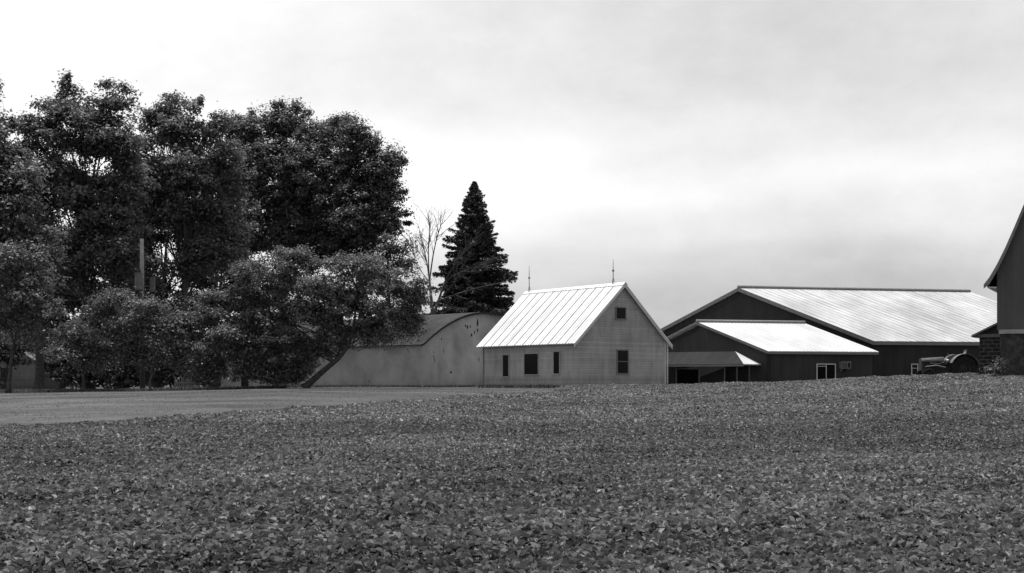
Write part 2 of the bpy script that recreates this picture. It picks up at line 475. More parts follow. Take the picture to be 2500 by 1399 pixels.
tree('broadleaf_tree', 'tall tree cut by the left edge, its thick dark trunk beside the lawn', 'tree', 95, 84,
     [(-45, 330, 80, 100), (10, 305, 18, 38), (28, 300, 10, 24), (-8, 212, 14, 38), (0, 385, 52, 70), (30, 420, 50, 70), (-60, 480, 110, 120), (30, 500, 75, 95), (75, 590, 60, 80), (0, 600, 80, 80), (40, 440, 60, 60), (90, 690, 60, 70), (20, 700, 80, 80)],
     M['leaf_tall'], 0.24, 6.4, 0.62, 0.34, 'tall trees behind the lawn', lean=[(97, 880), (88, 760), (50, 600), (5, 430)], seed=2)
tree('broadleaf_tree', 'tallest tree of the grove, with a feathery spike at its ragged top', 'tree', 215, 95,
     [(158, 262, 52, 46), (160, 210, 16, 36), (182, 226, 15, 26), (150, 232, 13, 20), (168, 190, 6, 16), (278, 236, 46, 34), (304, 215, 16, 18), (262, 205, 20, 14), (118, 255, 20, 22), (85, 325, 38, 42), (108, 300, 40, 40), (220, 280, 60, 50), (250, 330, 95, 75),
      (130, 385, 85, 90), (300, 420, 75, 95), (190, 470, 95, 90), (110, 500, 70, 80), (250, 540, 90, 80), (170, 610, 90, 80), (280, 630, 80, 70), (160, 700, 70, 70), (250, 720, 70, 70)],
     M['leaf_tall'], 0.26, 6.6, 0.66, 0.4, 'tall trees behind the lawn', seed=3)
tree('broadleaf_tree', 'tall tree with a rounded flat top between the spiked tree and the dense maple', 'tree', 455, 100,
     [(405, 262, 44, 38), (420, 238, 22, 14), (378, 290, 36, 36), (476, 262, 18, 26), (488, 246, 9, 12), (440, 325, 85, 60), (515, 308, 36, 38), (545, 296, 26, 26), (372, 390, 60, 75), (470, 420, 85, 80), (545, 410, 60, 75), (360, 480, 50, 60), (430, 500, 60, 60), (520, 520, 75, 75), (350, 560, 46, 60),
      (490, 620, 60, 70), (345, 650, 50, 60), (540, 600, 60, 60)],
     M['leaf_tall'], 0.26, 6.6, 0.66, 0.42, 'tall trees behind the lawn', seed=4)
tree('maple_tree', 'broad dense maple with fine even leaves and small shoots along its rounded top', 'tree', 690, 126,
     [(690, 300, 62, 48), (672, 258, 12, 17), (690, 255, 9, 15), (724, 262, 15, 22), (752, 275, 14, 14), (600, 318, 60, 42), (560, 300, 22, 22), (616, 278, 9, 16), (790, 325, 62, 42), (840, 300, 30, 22), (640, 390, 105, 75), (770, 410, 105, 85),
      (590, 460, 75, 85), (690, 500, 105, 80), (800, 500, 75, 85), (600, 560, 75, 70), (730, 590, 90, 60), (555, 390, 40, 60)],
     M['leaf_maple'], 0.27, 9.0, 0.6, 0.5, 'tall trees behind the lawn', seed=5, bough=1.0)
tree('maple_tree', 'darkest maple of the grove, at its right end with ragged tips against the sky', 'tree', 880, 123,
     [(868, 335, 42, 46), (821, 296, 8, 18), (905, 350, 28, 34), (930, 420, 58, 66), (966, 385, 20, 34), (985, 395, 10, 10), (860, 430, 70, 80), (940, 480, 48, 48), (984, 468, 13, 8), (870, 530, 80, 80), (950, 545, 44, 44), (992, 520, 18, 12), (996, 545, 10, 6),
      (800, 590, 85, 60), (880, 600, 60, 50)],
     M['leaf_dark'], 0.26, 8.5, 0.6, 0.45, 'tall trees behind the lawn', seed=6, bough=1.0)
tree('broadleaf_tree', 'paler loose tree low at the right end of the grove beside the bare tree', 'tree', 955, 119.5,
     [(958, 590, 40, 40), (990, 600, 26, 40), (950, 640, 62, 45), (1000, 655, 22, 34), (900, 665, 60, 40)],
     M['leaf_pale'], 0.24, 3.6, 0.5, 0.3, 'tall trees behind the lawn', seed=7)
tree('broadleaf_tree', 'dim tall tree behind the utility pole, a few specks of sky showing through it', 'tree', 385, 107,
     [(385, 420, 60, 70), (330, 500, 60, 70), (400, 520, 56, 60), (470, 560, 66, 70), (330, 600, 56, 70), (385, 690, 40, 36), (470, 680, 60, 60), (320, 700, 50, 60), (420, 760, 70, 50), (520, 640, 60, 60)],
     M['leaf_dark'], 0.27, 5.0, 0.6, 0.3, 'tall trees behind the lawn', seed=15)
# filling trees further back
for k, (px, Y, lob, lab) in enumerate((
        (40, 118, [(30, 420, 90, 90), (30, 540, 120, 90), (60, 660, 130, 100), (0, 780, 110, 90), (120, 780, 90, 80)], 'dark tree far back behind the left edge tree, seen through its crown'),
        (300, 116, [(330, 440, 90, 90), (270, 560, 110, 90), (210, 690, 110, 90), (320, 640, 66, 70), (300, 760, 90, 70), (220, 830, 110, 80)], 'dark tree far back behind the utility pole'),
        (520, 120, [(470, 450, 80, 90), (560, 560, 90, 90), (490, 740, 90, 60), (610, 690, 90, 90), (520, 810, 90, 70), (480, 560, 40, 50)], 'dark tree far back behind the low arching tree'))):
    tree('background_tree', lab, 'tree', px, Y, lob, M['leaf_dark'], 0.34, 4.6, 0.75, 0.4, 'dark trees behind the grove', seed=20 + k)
# under-storey
tree('small_tree', 'small pale leaved tree spilling over the lawn at the left edge of the picture', 'small tree', 20, 77,
     [(25, 640, 70, 62), (85, 640, 30, 50), (55, 720, 78, 60), (110, 760, 44, 42), (20, 790, 60, 50), (75, 820, 55, 34)],
     M['leaf_low'], 0.17, 4.4, 0.42, 0.14, 'low trees along the lawn', seed=8)
tree('small_tree', 'small tree on a slim pale trunk in front of the utility pole', 'small tree', 367, 79,
     [(250, 760, 60, 42), (330, 770, 66, 52), (400, 800, 55, 46), (290, 720, 36, 26), (390, 760, 40, 36), (445, 800, 40, 40), (260, 800, 60, 44), (440, 890, 44, 30), (430, 850, 48, 40), (300, 840, 80, 44), (350, 870, 70, 34), (270, 730, 34, 26)],
     M['leaf_low'], 0.17, 4.4, 0.42, 0.10, 'low trees along the lawn', seed=9, bark='bare_bark', lean=[(366, 930), (372, 905), (350, 850)])
tree('small_tree', 'low spreading tree left of the slim pale trunk, dark underneath', 'small tree', 205, 80,
     [(190, 810, 60, 44), (160, 860, 52, 34), (230, 850, 56, 38), (215, 890, 44, 26)],
     M['leaf_low'], 0.17, 4.4, 0.42, 0.13, 'low trees along the lawn', seed=10)
tree('arching_tree', 'wide low tree with a dark trunk arching out over the lawn before the long shed', 'small tree', 742, 80,
     [(735, 650, 62, 46), (680, 680, 66, 52), (850, 655, 62, 48), (790, 690, 70, 56), (940, 690, 55, 45), (1000, 705, 46, 40), (905, 735, 70, 48), (985, 765, 44, 34), (600, 730, 72, 58), (520, 740, 58, 46), (470, 790, 40, 40),
      (690, 770, 80, 62), (800, 770, 60, 46), (560, 820, 66, 52), (640, 850, 60, 52), (720, 850, 56, 48), (640, 905, 34, 34), (690, 918, 44, 26), (500, 910, 40, 26), (720, 890, 40, 36), (520, 880, 44, 36), (680, 905, 50, 34), (880, 790, 55, 36), (790, 840, 46, 40), (760, 890, 30, 26), (600, 900, 40, 34), (560, 800, 60, 50), (640, 780, 70, 56), (760, 740, 70, 56), (840, 735, 60, 50), (900, 810, 40, 22), (1015, 740, 30, 30), (985, 800, 40, 24), (620, 660, 50, 40), (945, 820, 52, 24), (1000, 765, 40, 44), (1008, 805, 30, 24), (900, 835, 40, 20), (1025, 715, 26, 34), (700, 630, 50, 34), (900, 640, 40, 30)],
     M['leaf_low'], 0.17, 4.8, 0.42, 0.22, 'low trees along the lawn', seed=12, lean=[(790, 905), (835, 865), (860, 815), (870, 740)])
tree('shrub', 'dense dark shrub rounded down to the grass at the foot of the arching tree', 'shrub', 690, 82,
     [(690, 905, 54, 44), (650, 900, 34, 46), (725, 922, 26, 24), (665, 860, 40, 40)], M['leaf_dark'], 0.17, 5.0, 0.4, 0.06, 'shrubs under the trees', seed=13)
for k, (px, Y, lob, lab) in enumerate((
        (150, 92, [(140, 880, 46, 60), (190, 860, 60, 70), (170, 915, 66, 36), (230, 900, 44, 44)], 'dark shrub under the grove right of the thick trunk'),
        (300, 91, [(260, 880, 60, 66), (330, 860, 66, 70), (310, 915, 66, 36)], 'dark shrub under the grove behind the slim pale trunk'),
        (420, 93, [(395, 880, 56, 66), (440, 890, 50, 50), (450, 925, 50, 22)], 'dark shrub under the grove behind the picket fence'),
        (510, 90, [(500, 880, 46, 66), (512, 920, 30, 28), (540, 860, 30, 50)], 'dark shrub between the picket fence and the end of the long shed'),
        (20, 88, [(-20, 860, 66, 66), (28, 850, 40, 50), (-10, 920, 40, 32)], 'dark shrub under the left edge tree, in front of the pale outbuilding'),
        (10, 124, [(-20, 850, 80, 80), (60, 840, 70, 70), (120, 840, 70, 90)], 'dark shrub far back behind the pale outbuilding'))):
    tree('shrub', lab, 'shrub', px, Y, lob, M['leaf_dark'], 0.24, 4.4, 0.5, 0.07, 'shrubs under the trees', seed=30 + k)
tree('weed_clump', 'pale weeds growing up the corner where brick meets stone', 'weeds', 2432, 58.5,
     [(2432, 897, 16, 12), (2441, 884, 7, 12), (2420, 903, 16, 7)], M['leaf_low'], 0.10, 2.2, 0.2, 0.02, None, seed=40)
tree('flower_bush', 'small pale bush on the lawn at the left edge, beside the thick trunk', 'bush', 22, 86,
     [(20, 946, 9, 7), (34, 949, 8, 5)], M['leaf_pale'], 0.12, 2.4, 0.2, 0.02, None, seed=41)

# spruce
def spruce(px, Y, row_top, row_base, half):
    x0 = X(px, Y); z0 = gz(x0, Y); root = Vector((x0, Y, z0)); zt = Z(row_top, Y); R = half * Y / F
    t = empty('spruce_tree', root, 'dark pointed spruce rising behind the rounded shed', 'tree')
    r = np.random.default_rng(50); rr = random.Random(5); H = zt - z0
    mb = MB(); mb.tube([root, root + Vector((0.05, 0, H * .5)), Vector((x0, Y, zt - 0.1))], [0.28, 0.17, 0.02], 8)
    Vs, Ts = [], []
    zb = Z(row_base, Y); NB = 540
    for k in range(NB):
            q = (k + rr.uniform(-.5, .5)) / NB; q = min(max(q, 0), 1)
            zj = z0 + 3.2 + (zt - .12 - z0 - 3.2) * (1 - (1 - q) ** 1.35)
            f = min((zt - zj) / (zt - zb), 1.12); rad = R * (f ** 0.80) * 1.02 + 0.03
            a = k * 2.39996 + rr.uniform(-.35, .35)
            L = rad * (rr.uniform(0.66, 1.0) if rr.random() < .75 else rr.uniform(0.98, 1.22)); d = np.array((math.cos(a), math.sin(a), 0)); s = np.array((-d[1], d[0], 0))
            droop = rr.uniform(0.10, 0.3) * (0.4 + f); lift = rr.uniform(0.05, 0.22)
            m = int(60 + 330 * L / R * min(1, f + .25))
            tt = r.uniform(0.08, 1.0, m) ** 0.75
            side = r.normal(0, 0.17, m) * (1.12 - tt) * L * 1.05 + r.normal(0, 0.05, m)
            zz = -droop * L * tt + lift * L * tt ** 3 - np.abs(r.normal(0, 0.20, m)) * (0.35 + 0.75 * f)
            P = np.array((x0, Y, zj)) + d * (tt * L)[:, None] + s * side[:, None] + np.stack([np.zeros(m)] * 2 + [zz], -1)
            ax = unit(d * 0.9 + s * (np.sign(side) * 0.55)[:, None] + np.array((0, 0, -0.22)) + r.normal(size=(m, 3)) * 0.38)
            N = unit(r.normal(size=(m, 3)) * 0.55 + np.array((0, 0, 0.8)))
            Vs.append(leaf_quads(P, N, r.uniform(0.2, 0.46, m) * min(1, .45 + 1.6 * f), 0.42, r, ax)); Ts.append(r.normal(1, .25, m).clip(.4, 1.8) * rr.uniform(.8, 1.2))
            c = Vector((x0, Y, zj)); dv = Vector(d)
            mb.tube([c, c + dv * L * .5 + Vector((0, 0, -droop * L * .5)), c + dv * L * .9 + Vector((0, 0, -droop * L * .9 + lift * L * .7))], [0.035, 0.022, 0.006], 4)
    mb.build('trunk', M['bark'], t, smooth=True)
    np_mesh('crown', np.concatenate(Vs), 4, M['needle'], t, None, np.concatenate(Ts))
spruce(1158, 121, 440, 745, 114)

# bare tree
def bare():
    Y = 117.0; x0 = X(1057, Y); root = Vector((x0, Y, gz(x0, Y)))
    t = empty('bare_tree', root, 'leafless tree with thin pale branches in front of the spruce', 'tree')
    rr = random.Random(14); tm = MB(); bm_ = MB()
    def P(px, row, dy=0): return W(px, row, Y + dy)
    tm.tube(spline([root, P(1058, 860), P(1056, 770), P(1052, 720), P(1047, 668)], 4), [0.30 * (1 - .045 * i) for i in range(17)], 8)
    tm.tube(spline([P(1057, 775), P(1072, 730), P(1085, 690)], 4), [0.17 * (1 - .07 * i) for i in range(9)], 7)
    def grow(p, d, L, r, lev):
        n = 4; pts = [p]
        for i in range(n):
            d = (d + Vector((rr.gauss(0, .10), rr.gauss(0, .12), rr.gauss(0.03, .09)))).normalized(); pts.append(pts[-1] + d * L / n)
        bm_.tube(pts, [max(0.012, .72 * r * (1 - .7 * i / n)) for i in range(n + 1)], 5 if lev < 2 else 4, cap=False)
        if lev < 3:
            for k in range(5 if lev < 2 else 4):
                b = pts[rr.randrange(1, n + 1)]
                dd = (d + Vector((rr.gauss(0, .5), rr.gauss(0, .4), rr.gauss(0.05, .38)))).normalized()
                grow(b, dd, L * rr.uniform(.42, .7), r * .5, lev + 1)
    def limb(pp, r, lev=1, L=2.0, kids=10):
        q = spline([P(*a) for a in pp], 5); m = len(q)
        bm_.tube(q, [max(.016, .72 * r * (1 - .75 * i / (m - 1))) for i in range(m)], 6, cap=False)
        for k in range(kids):
            i = rr.randrange(m // 4, m - 1); d = (q[i + 1] - q[i]).normalized()
            d = (d + Vector((rr.gauss(0, .4), rr.gauss(0, .4), rr.gauss(.05, .3)))).normalized()
            grow(q[i], d, L * rr.uniform(.6, 1.1), r * .45, lev + 1)
    limb([(1050, 700), (1042, 640), (1030, 590), (1022, 552)], .10)
    limb([(1048, 690), (1058, 620), (1070, 570), (1082, 535)], .11)
    limb([(1047, 670), (1046, 610), (1050, 560), (1048, 538)], .09)
    limb([(1050, 690), (1030, 665), (1014, 640), (1008, 610)], .07, L=1.6)
    limb([(1085, 690, -1), (1108, 650, -4), (1135, 610, -5), (1165, 585, -5.5)], .11)
    limb([(1085, 690, -1), (1110, 672, -4), (1150, 655, -5), (1190, 648, -5)], .10)
    limb([(1072, 735, -1), (1110, 720, -4), (1170, 702, -5.5), (1212, 693, -5.5), (1236, 688, -5)], .12, L=1.0, kids=6)
    limb([(1072, 735, -1), (1100, 700, -4), (1125, 660, -5), (1130, 628, -5)], .08, L=1.6)
    limb([(1058, 790, 0), (1080, 765, -1), (1110, 752, -3), (1140, 760, -4)], .08, L=1.4)
    tm.build('trunk', M['bare_bark'], t, smooth=True); bm_.build('branches', M['bare_bark'], t, smooth=True)
bare()

def far_woods():
    n = 90000; x = rng.uniform(-125, -12, n); y = rng.uniform(158, 172, n)
    top = 6.5 + 1.6 * smooth_noise(x, x * 0, .22, 70) + .9 * smooth_noise(x, y, .9, 71)
    z = ground(x, y) + top * rng.uniform(0, 1, n) ** .7
    N_ = unit(rng.normal(size=(n, 3)) + np.array((0, -.3, .6)))
    V = leaf_quads(np.stack([x, y, z], -1), N_, rng.uniform(.35, .75, n), .7)
    o = np_mesh('distant_woods', V, 4, M['leaf_dark'], None, (-60, 165, E), rng.normal(1, .3, n).clip(.4, 1.8)); tag(o, 'distant dark woods closing the view under the grove', 'woods', None, 'stuff')
far_woods()

# ------------------------------------------------------------------ building helpers
def on_line(A, B, px):
    """distance along plan line A->B where the photo column px meets it, and the depth there"""
    k = (px - CX) / F; d = (Vector(B) - Vector(A)); L = d.length; d = d / L
    s = (k * A[1] - A[0]) / (d.x - k * d.y)
    return s, A[1] + d.y * s
def wallpt(A, B, px, row):
    s, Y = on_line(A, B, px); d = (Vector(B) - Vector(A)).normalized()
    return Vector((A[0] + d.x * s, A[1] + d.y * s, Z(row, Y)))
def out_normal(A, B):
    d = (Vector(B) - Vector(A)).normalized(); n = Vector((d.y, -d.x, 0))
    m = (Vector(A) + Vector(B)) / 2
    if n.x * m.x + n.y * m.y > 0: n = -n
    return n
def window(parent, A, B, px0, px1, r0, r1, fw=0.07, mat='white_trim', off=0.0, mullion=False, sill=True, name='window', rail=None):
    p = wallpt(A, B, px0, (r0 + r1) / 2); q = wallpt(A, B, px1, (r0 + r1) / 2); n = out_normal(A, B)
    _, Ym = on_line(A, B, (px0 + px1) / 2); z0, z1 = Z(r1, Ym), Z(r0, Ym)
    u = (q - p); u.z = 0; w = u.length; u.normalize(); o = Vector((p.x, p.y, z0)) + n * off
    zz = Vector((0, 0, 1)); h = z1 - z0
    f = MB(); d = n * 0.055
    f.box(o - u * fw, u * fw, zz * h, d); f.box(o + u * w, u * fw, zz * h, d)
    f.box(o - u * fw + zz * h, u * (w + 2 * fw), zz * fw, d)
    if sill: f.box(o - u * (fw + .03) - zz * fw, u * (w + 2 * fw + .06), zz * fw, n * 0.085)
    else: f.box(o - u * fw - zz * fw, u * (w + 2 * fw), zz * fw, d)
    if mullion: f.box(o + u * (w / 2 - fw * .4), u * fw * .8, zz * h, n * .05)
    if rail: f.box(o + zz * h * rail, u * (w if not mullion else w / 2 - fw * .4), zz * fw * .6, n * .04)
    F_ = f.build(name, M[mat], parent)
    g_ = MB(); g_.box(o, u * w, zz * h, n * 0.018); g_.build('pane', M['pane'], F_)
    return F_
def roof_slab(mb, e0, e1, r1, r0, th=0.07):
    e0, e1, r1, r0 = map(Vector, (e0, e1, r1, r0)); n = (e1 - e0).cross(r0 - e0).normalized()
    if n.z < 0: n = -n
    mb.prism([e0, e1, r1, r0], -n * th); return n
def ribs(mb, e0, e1, r1, r0, step, w, h, majors=0, n=None, seed=0):
    e0, e1, r1, r0 = map(Vector, (e0, e1, r1, r0)); L = (e1 - e0).length; k = int(L / step); rr = random.Random(seed)
    for i in range(1, k):
        t = i / k + rr.uniform(-.03, .03) / k; a = e0.lerp(e1, t); b = r0.lerp(r1, t); s = (e1 - e0).normalized()
        mj = majors and i % majors == 0
        mb.cur = 1 if mj else 0
        ww = w * (1.3 if mj else 1); hh = h * (1.3 if mj else 1)
        mb.prism([a - s * ww / 2 + n * .002, a + s * ww / 2 + n * .002, a + s * ww * .3 + n * hh, a - s * ww * .3 + n * hh], (b - a) * .995)
    mb.cur = 0

# ------------------------------------------------------------------ small house
def house():
    C0 = Vector((4.1, 78.0)); L0 = Vector((X(1180, 86), 86.0)); d = (L0 - C0); LW = d.length; d = d / LW
    gdir = Vector((-d.y, d.x)); gdir = gdir if gdir.x > 0 else -gdir
    GW = 7.86
    R0 = C0 + gdir * GW; B0 = L0 + gdir * GW
    zb = Z(955, 78); ze = Z(828, 78); zr = Z(691, 80.4) - 0.12
    t = empty('farm_outbuilding', (C0.x, C0.y, zb), 'small pale clapboard house with a bright ribbed metal roof and five dark windows', 'house')
    v = lambda p, z: Vector((p.x, p.y, z))
    pk = C0 + gdir * GW / 2
    m = siding('house_siding', 0.40, dirt=.5)
    b = MB(); b.prism([v(C0, zb - .5), v(R0, zb - .5), v(R0, ze), v(pk, zr - .02), v(C0, ze)], (d.x * LW, d.y * LW, 0)); b.build('wall', m, t)
    D = Vector((d.x, d.y, 0)); G = Vector((gdir.x, gdir.y, 0)); up = Vector((0, 0, 1))
    slope = (zr - ze) / (GW / 2)
    og, oe = 0.28, 0.42
    rm = metal_roof('house_roof_metal', 0.78, (d.x, d.y), 0.16)
    seam = plain('roof_seam', 0.34, 0.6, 0.3, var=0.4, scale=1.5)
    rt = MB(); zro = zr + .12
    for sg in (-1, 1):
        e0 = v(pk, zro) + G * sg * (GW / 2 + oe) - D * og - up * slope * (GW / 2 + oe)
        e1 = e0 + D * (LW + 2 * og); r0 = v(pk, zro) - D * og; r1 = r0 + D * (LW + 2 * og)
        n = roof_slab(rt, e0, e1, r1, r0, .07)
        ribs(rt, e0, e1, r1, r0, .29, .06, .035, 3, n, 3)
    ro = rt.build('roof', [rm, seam], t)
    cp = MB(); r0 = v(pk, zro + .055) - D * (og + .02); q0 = r0 - up * slope * .22
    cp.prism([r0, q0 + G * .22, q0 + G * .22 - up * .012, r0 - up * .012, q0 - G * .22 - up * .012, q0 - G * .22], D * (LW + 2 * og + .04)); cp.build('ridge_cap', plain('ridge_metal', .8, .5, .4, var=.1), ro)
    # fascia along both rakes and eaves, corner boards
    fa = MB()
    for sg in (-1, 1):
        a = v(pk, zro - .075) - D * (og - .02); bpt = a + G * sg * (GW / 2 + oe - .02) - up * slope * (GW / 2 + oe - .02)
        fa.prism([a - up * .03, bpt - up * .03, bpt - up * .2, a - up * .2], D * .04)
    fa.build('fascia', M['white_trim'], t)
    for p, s1, s2 in ((R0, -G, D), (L0, G, -D)):
        c = MB(); o = v(p, zb - .3)
        e = 0.03
        c.box(o - s1 * e - s2 * e, s1 * .14, s2 * .14, up * (ze - zb + .3 - (0.02 if p is not C0 else .05)))
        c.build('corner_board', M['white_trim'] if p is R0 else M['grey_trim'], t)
    dsp = MB(); o = v(R0, zb) + G * .06 - D * .12; dsp.tube([o + up * (ze - zb - .1), o + up * 1.2, o], [.045, .045, .045], 8); dsp.build('downspout', M['white_trim'], t, smooth=True)
    L2, C2, R2 = (tuple(L0), tuple(C0), tuple(R0))
    L2, C2, R2 = Vector((L0.x, L0.y)), Vector((C0.x, C0.y)), Vector((R0.x, R0.y))
    window(t, C2, L2, 1228.5, 1242.5, 867, 919, fw=.06, mat='mid_trim'); window(t, C2, L2, 1281, 1314.5, 864, 914, fw=.06, mat='mid_trim'); window(t, C2, L2, 1352.5, 1366.5, 859, 912, fw=.06, mat='mid_trim')
    window(t, C2, R2, 1504, 1526, 752, 778, fw=.075, mat='grey_trim'); window(t, C2, R2, 1507, 1532, 856, 911, fw=.075, mat='grey_trim', rail=.5)
    # lightning rods on the ridge
    for px, rt_, rb in ((1292, 648, 706), (1497, 632, 692)):
        # where the column meets the ridge
        A = Vector((pk.x, pk.y)); s, Y = on_line(A, A + d, px)
        o = Vector((A.x + d.x * s, A.y + d.y * s, zro + .1)); top = Z(rt_, Y)
        l = MB(); l.tube([o, Vector((o.x, o.y, o.z + (top - o.z) * .55)), Vector((o.x, o.y, top))], [.026, .022, .008], 6)
        for k in range(3):
            an = k * 2.09; l.tube([o + Vector((math.cos(an) * .14, math.sin(an) * .14, -.12)), o + up * .35], [.012, .012], 5)
        rod = l.build('lightning_rod', M['dark_trim'], t)
        bl = MB(); zc = o.z + (top - o.z) * .5
        bl.lathe((o.x, o.y, zc), (0, 0, 1), [(.001, -.09), (.06, -.07), (.085, 0), (.06, .07), (.001, .09)], 12); bl.build('glass_ball', M['steel'], rod, smooth=True)
house()

# ------------------------------------------------------------------ long rounded shed
def shed():
    A = Vector((X(1030, 92), 92.0)); g = Vector((4.8, 5.0)).normalized(); l = Vector((-g.y, g.x))
    if l.x > 0: l = -l
    half = 6.9; LEN = 27.0
    zb = Z(948, 92); ze = Z(839, 92); zt = Z(763, 96.5)
    t = empty('rounded_shed', (A.x, A.y, zb), 'long pale stucco shed with a curved roof behind the arching tree', 'shed')
    v = lambda s, z: Vector((A.x + g.x * s, A.y + g.y * s, z))
    prof = []
    for k in range(17):
        u = -1 + 2 * k / 16; s = half + half * u
        prof.append((s, ze + (zt - ze) * (1 - abs(u) ** 2.05)))
    tm = NT('stucco'); tm.set(.85, .2)
    n1 = tm.rng(tm.noise(.28, 5, .6), .24, .54, .3, .7); n2 = tm.rng(tm.noise(1.1, 6, .7, stretch=(1, 1, .6)), .86, 1.06, .3, .6)
    spots = tm.rng(tm.noise(1.7, 3, .5, stretch=(1, 1, .45)), .25, 1, .255, .30)
    tm.base(tm.math('MULTIPLY', tm.math('MULTIPLY', n1, n2), spots)); tm.bump(tm.noise(14, 5, .7), .3, .02)
    b = MB(); D = Vector((l.x, l.y, 0))
    b.prism([v(0, zb - .6), v(2 * half, zb - .6)] + [v(s, z - .03) for s, z in reversed(prof)], D * LEN); b.build('wall', tm.m, t)
    r = MB(); ov = .28
    pr = [(-.3, ze - .12)] + prof + [(2 * half + .3, ze - .12)]
    for i in range(len(pr) - 1):
        p0, p1 = v(*pr[i]) - D * ov, v(*pr[i + 1]) - D * ov
        r.v += []; nrm = (p1 - p0).cross(D).normalized(); nrm = nrm if nrm.z > 0 else -nrm
        r.prism([p0, p1, p1 + nrm * .06, p0 + nrm * .06], D * (LEN + 2 * ov))
    r.build('roof', metal_roof('shed_roofing', .06, (l.x, l.y), .3, gloss=.95, spec=.08), t)
    e = MB()
    for i in range(len(pr) - 1):
        p0, p1 = v(*pr[i]) - D * (ov + .03), v(*pr[i + 1]) - D * (ov + .03)
        e.prism([p0 - Vector((0, 0, .09)), p1 - Vector((0, 0, .09)), p1 + Vector((0, 0, .05)), p0 + Vector((0, 0, .05))], D * .028)
    e.build('verge_trim', M['dark_trim'], t)
    # door and opening on the long side
    A2 = Vector((A.x, A.y)); B2 = A2 + Vector((l.x, l.y)) * LEN
    window(t, A2, B2, 592, 604, 915, 946, fw=.12, mat='dark_trim', name='door', sill=False)
    # vents / holes on the front gable
    A3 = A2; B3 = A2 + g * 2 * half
    for px, row, w, h in ((1166, 788, 3, 11), (1166, 806, 2.5, 5), (1141, 799, 2.5, 5), (1148, 797, 2, 4), (1136, 795, 2, 4), (1151, 818, 2.5, 4), (1078, 828, 1.5, 3), (1101, 909, 3, 3), (1158, 812, 1.5, 5)):
        p = wallpt(A3, B3, px, row); n = out_normal(A3, B3); k = p.y / F; G3 = Vector((g.x, g.y, 0))
        hm = MB(); hm.prism([p + G3 * (math.cos(a) * w * k * rr_) + Vector((0, 0, math.sin(a) * h * k * rr_)) for a, rr_ in [(j * math.pi / 4, random.uniform(.75, 1.2)) for j in range(8)]], n * .012)
        hm.build('stucco_hole', M['dark_trim'], t)
shed()

# ------------------------------------------------------------------ big barn and annex (skewed farm buildings)
M['barn_wall'] = boards('barn_boards', 0.028, .22, .25, .86)
M['annex_wall'] = boards('annex_boards', 0.042, .22, .2, .88)
def gable_building(name, label, Lp, Pp, Rp, ridge, zl, zp, zr_, zb, wall, roofm, roofseam, ogf=.35, oe=.4, rib=.3, fascia_h=.28, frieze=.5, ridgem=None):
    t = empty(name, (Rp.x, Rp.y, zb), label, 'barn' if 'barn' in name else 'building')
    v = lambda p, z: Vector((p.x, p.y, z)); Rv = Vector((ridge.x, ridge.y, 0)); rn = Rv.normalized(); up = Vector((0, 0, 1))
    b = MB(); b.prism([v(Lp, zb - .6), v(Rp, zb - .6), v(Rp, zr_), v(Pp, zp - .03), v(Lp, zl)], Rv); b.build('wall', wall, t)
    rt = MB(); zz = .13
    fr = (Vector((Rp.x, Rp.y, 0)) - Vector((Lp.x, Lp.y, 0))).normalized(); front = Vector((fr.y, -fr.x, 0)); front = front if front.y < 0 else -front
    fa = MB(); fz = MB()
    for P, z in ((Lp, zl), (Rp, zr_)):
        a = v(Pp, zp + zz); q = v(P, z + zz); dv = (q - a); q = a + dv * (1 + oe / dv.length)
        e0, r0 = q - rn * ogf, a - rn * ogf; e1, r1 = q + Rv + rn * .2, a + Rv + rn * .2
        n = roof_slab(rt, e0, e1, r1, r0, .08)
        ribs(rt, e0, e1, r1, r0, rib, .06, .016, 0, n, 4)
        # rake board and frieze
        o = -rn * ogf + front * .02
        fa.prism([a + o - up * .02, q + o - up * .02, q + o - up * (.02 + fascia_h), a + o - up * (.02 + fascia_h)], front * .035)
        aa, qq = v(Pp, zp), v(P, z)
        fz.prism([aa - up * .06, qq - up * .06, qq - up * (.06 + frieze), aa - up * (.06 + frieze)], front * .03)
        # eave board
        fa.box(e0 + rn * .02 - up * (.08 + fascia_h * .7) - n * 0, rn * ((e1 - e0).length - .04), up * fascia_h * .7, front * .03)
    ro = rt.build('roof', roofm, t)
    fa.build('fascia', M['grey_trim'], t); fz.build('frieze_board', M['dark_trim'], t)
    cp = MB(); r0 = v(Pp, zp + zz + .03) - rn * (ogf + .02); cp.tube([r0, r0 + Rv + rn * (ogf + .24)], [.14, .14], 8); cp.build('ridge_cap', ridgem or M['grey_trim'], ro, smooth=True)
    return t
def barn():
    Rp = Vector((X(2132, 90), 90.0)); Pp = Vector((X(1812, 95), 95.0)); Lp = Vector((X(1560, 98), 98.0))
    zp = Z(706, 95); ridge = Vector((X(2362, 99.3), 99.3)) - Pp
    ze = Z(832, 90)
    dm = ridge.normalized()
    rk = (Pp - Rp).normalized(); rm = metal_roof('barn_roof_metal', .51, (-rk.y * 1.9, rk.x * 1.9), .34)
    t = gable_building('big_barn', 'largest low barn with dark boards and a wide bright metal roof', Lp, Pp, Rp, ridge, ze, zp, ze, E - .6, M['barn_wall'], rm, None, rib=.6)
    A = Vector((Rp.x, Rp.y)); B = A + ridge
    window(t, A, B, 2226, 2239, 890, 914, fw=.06, rail=.6)
barn()
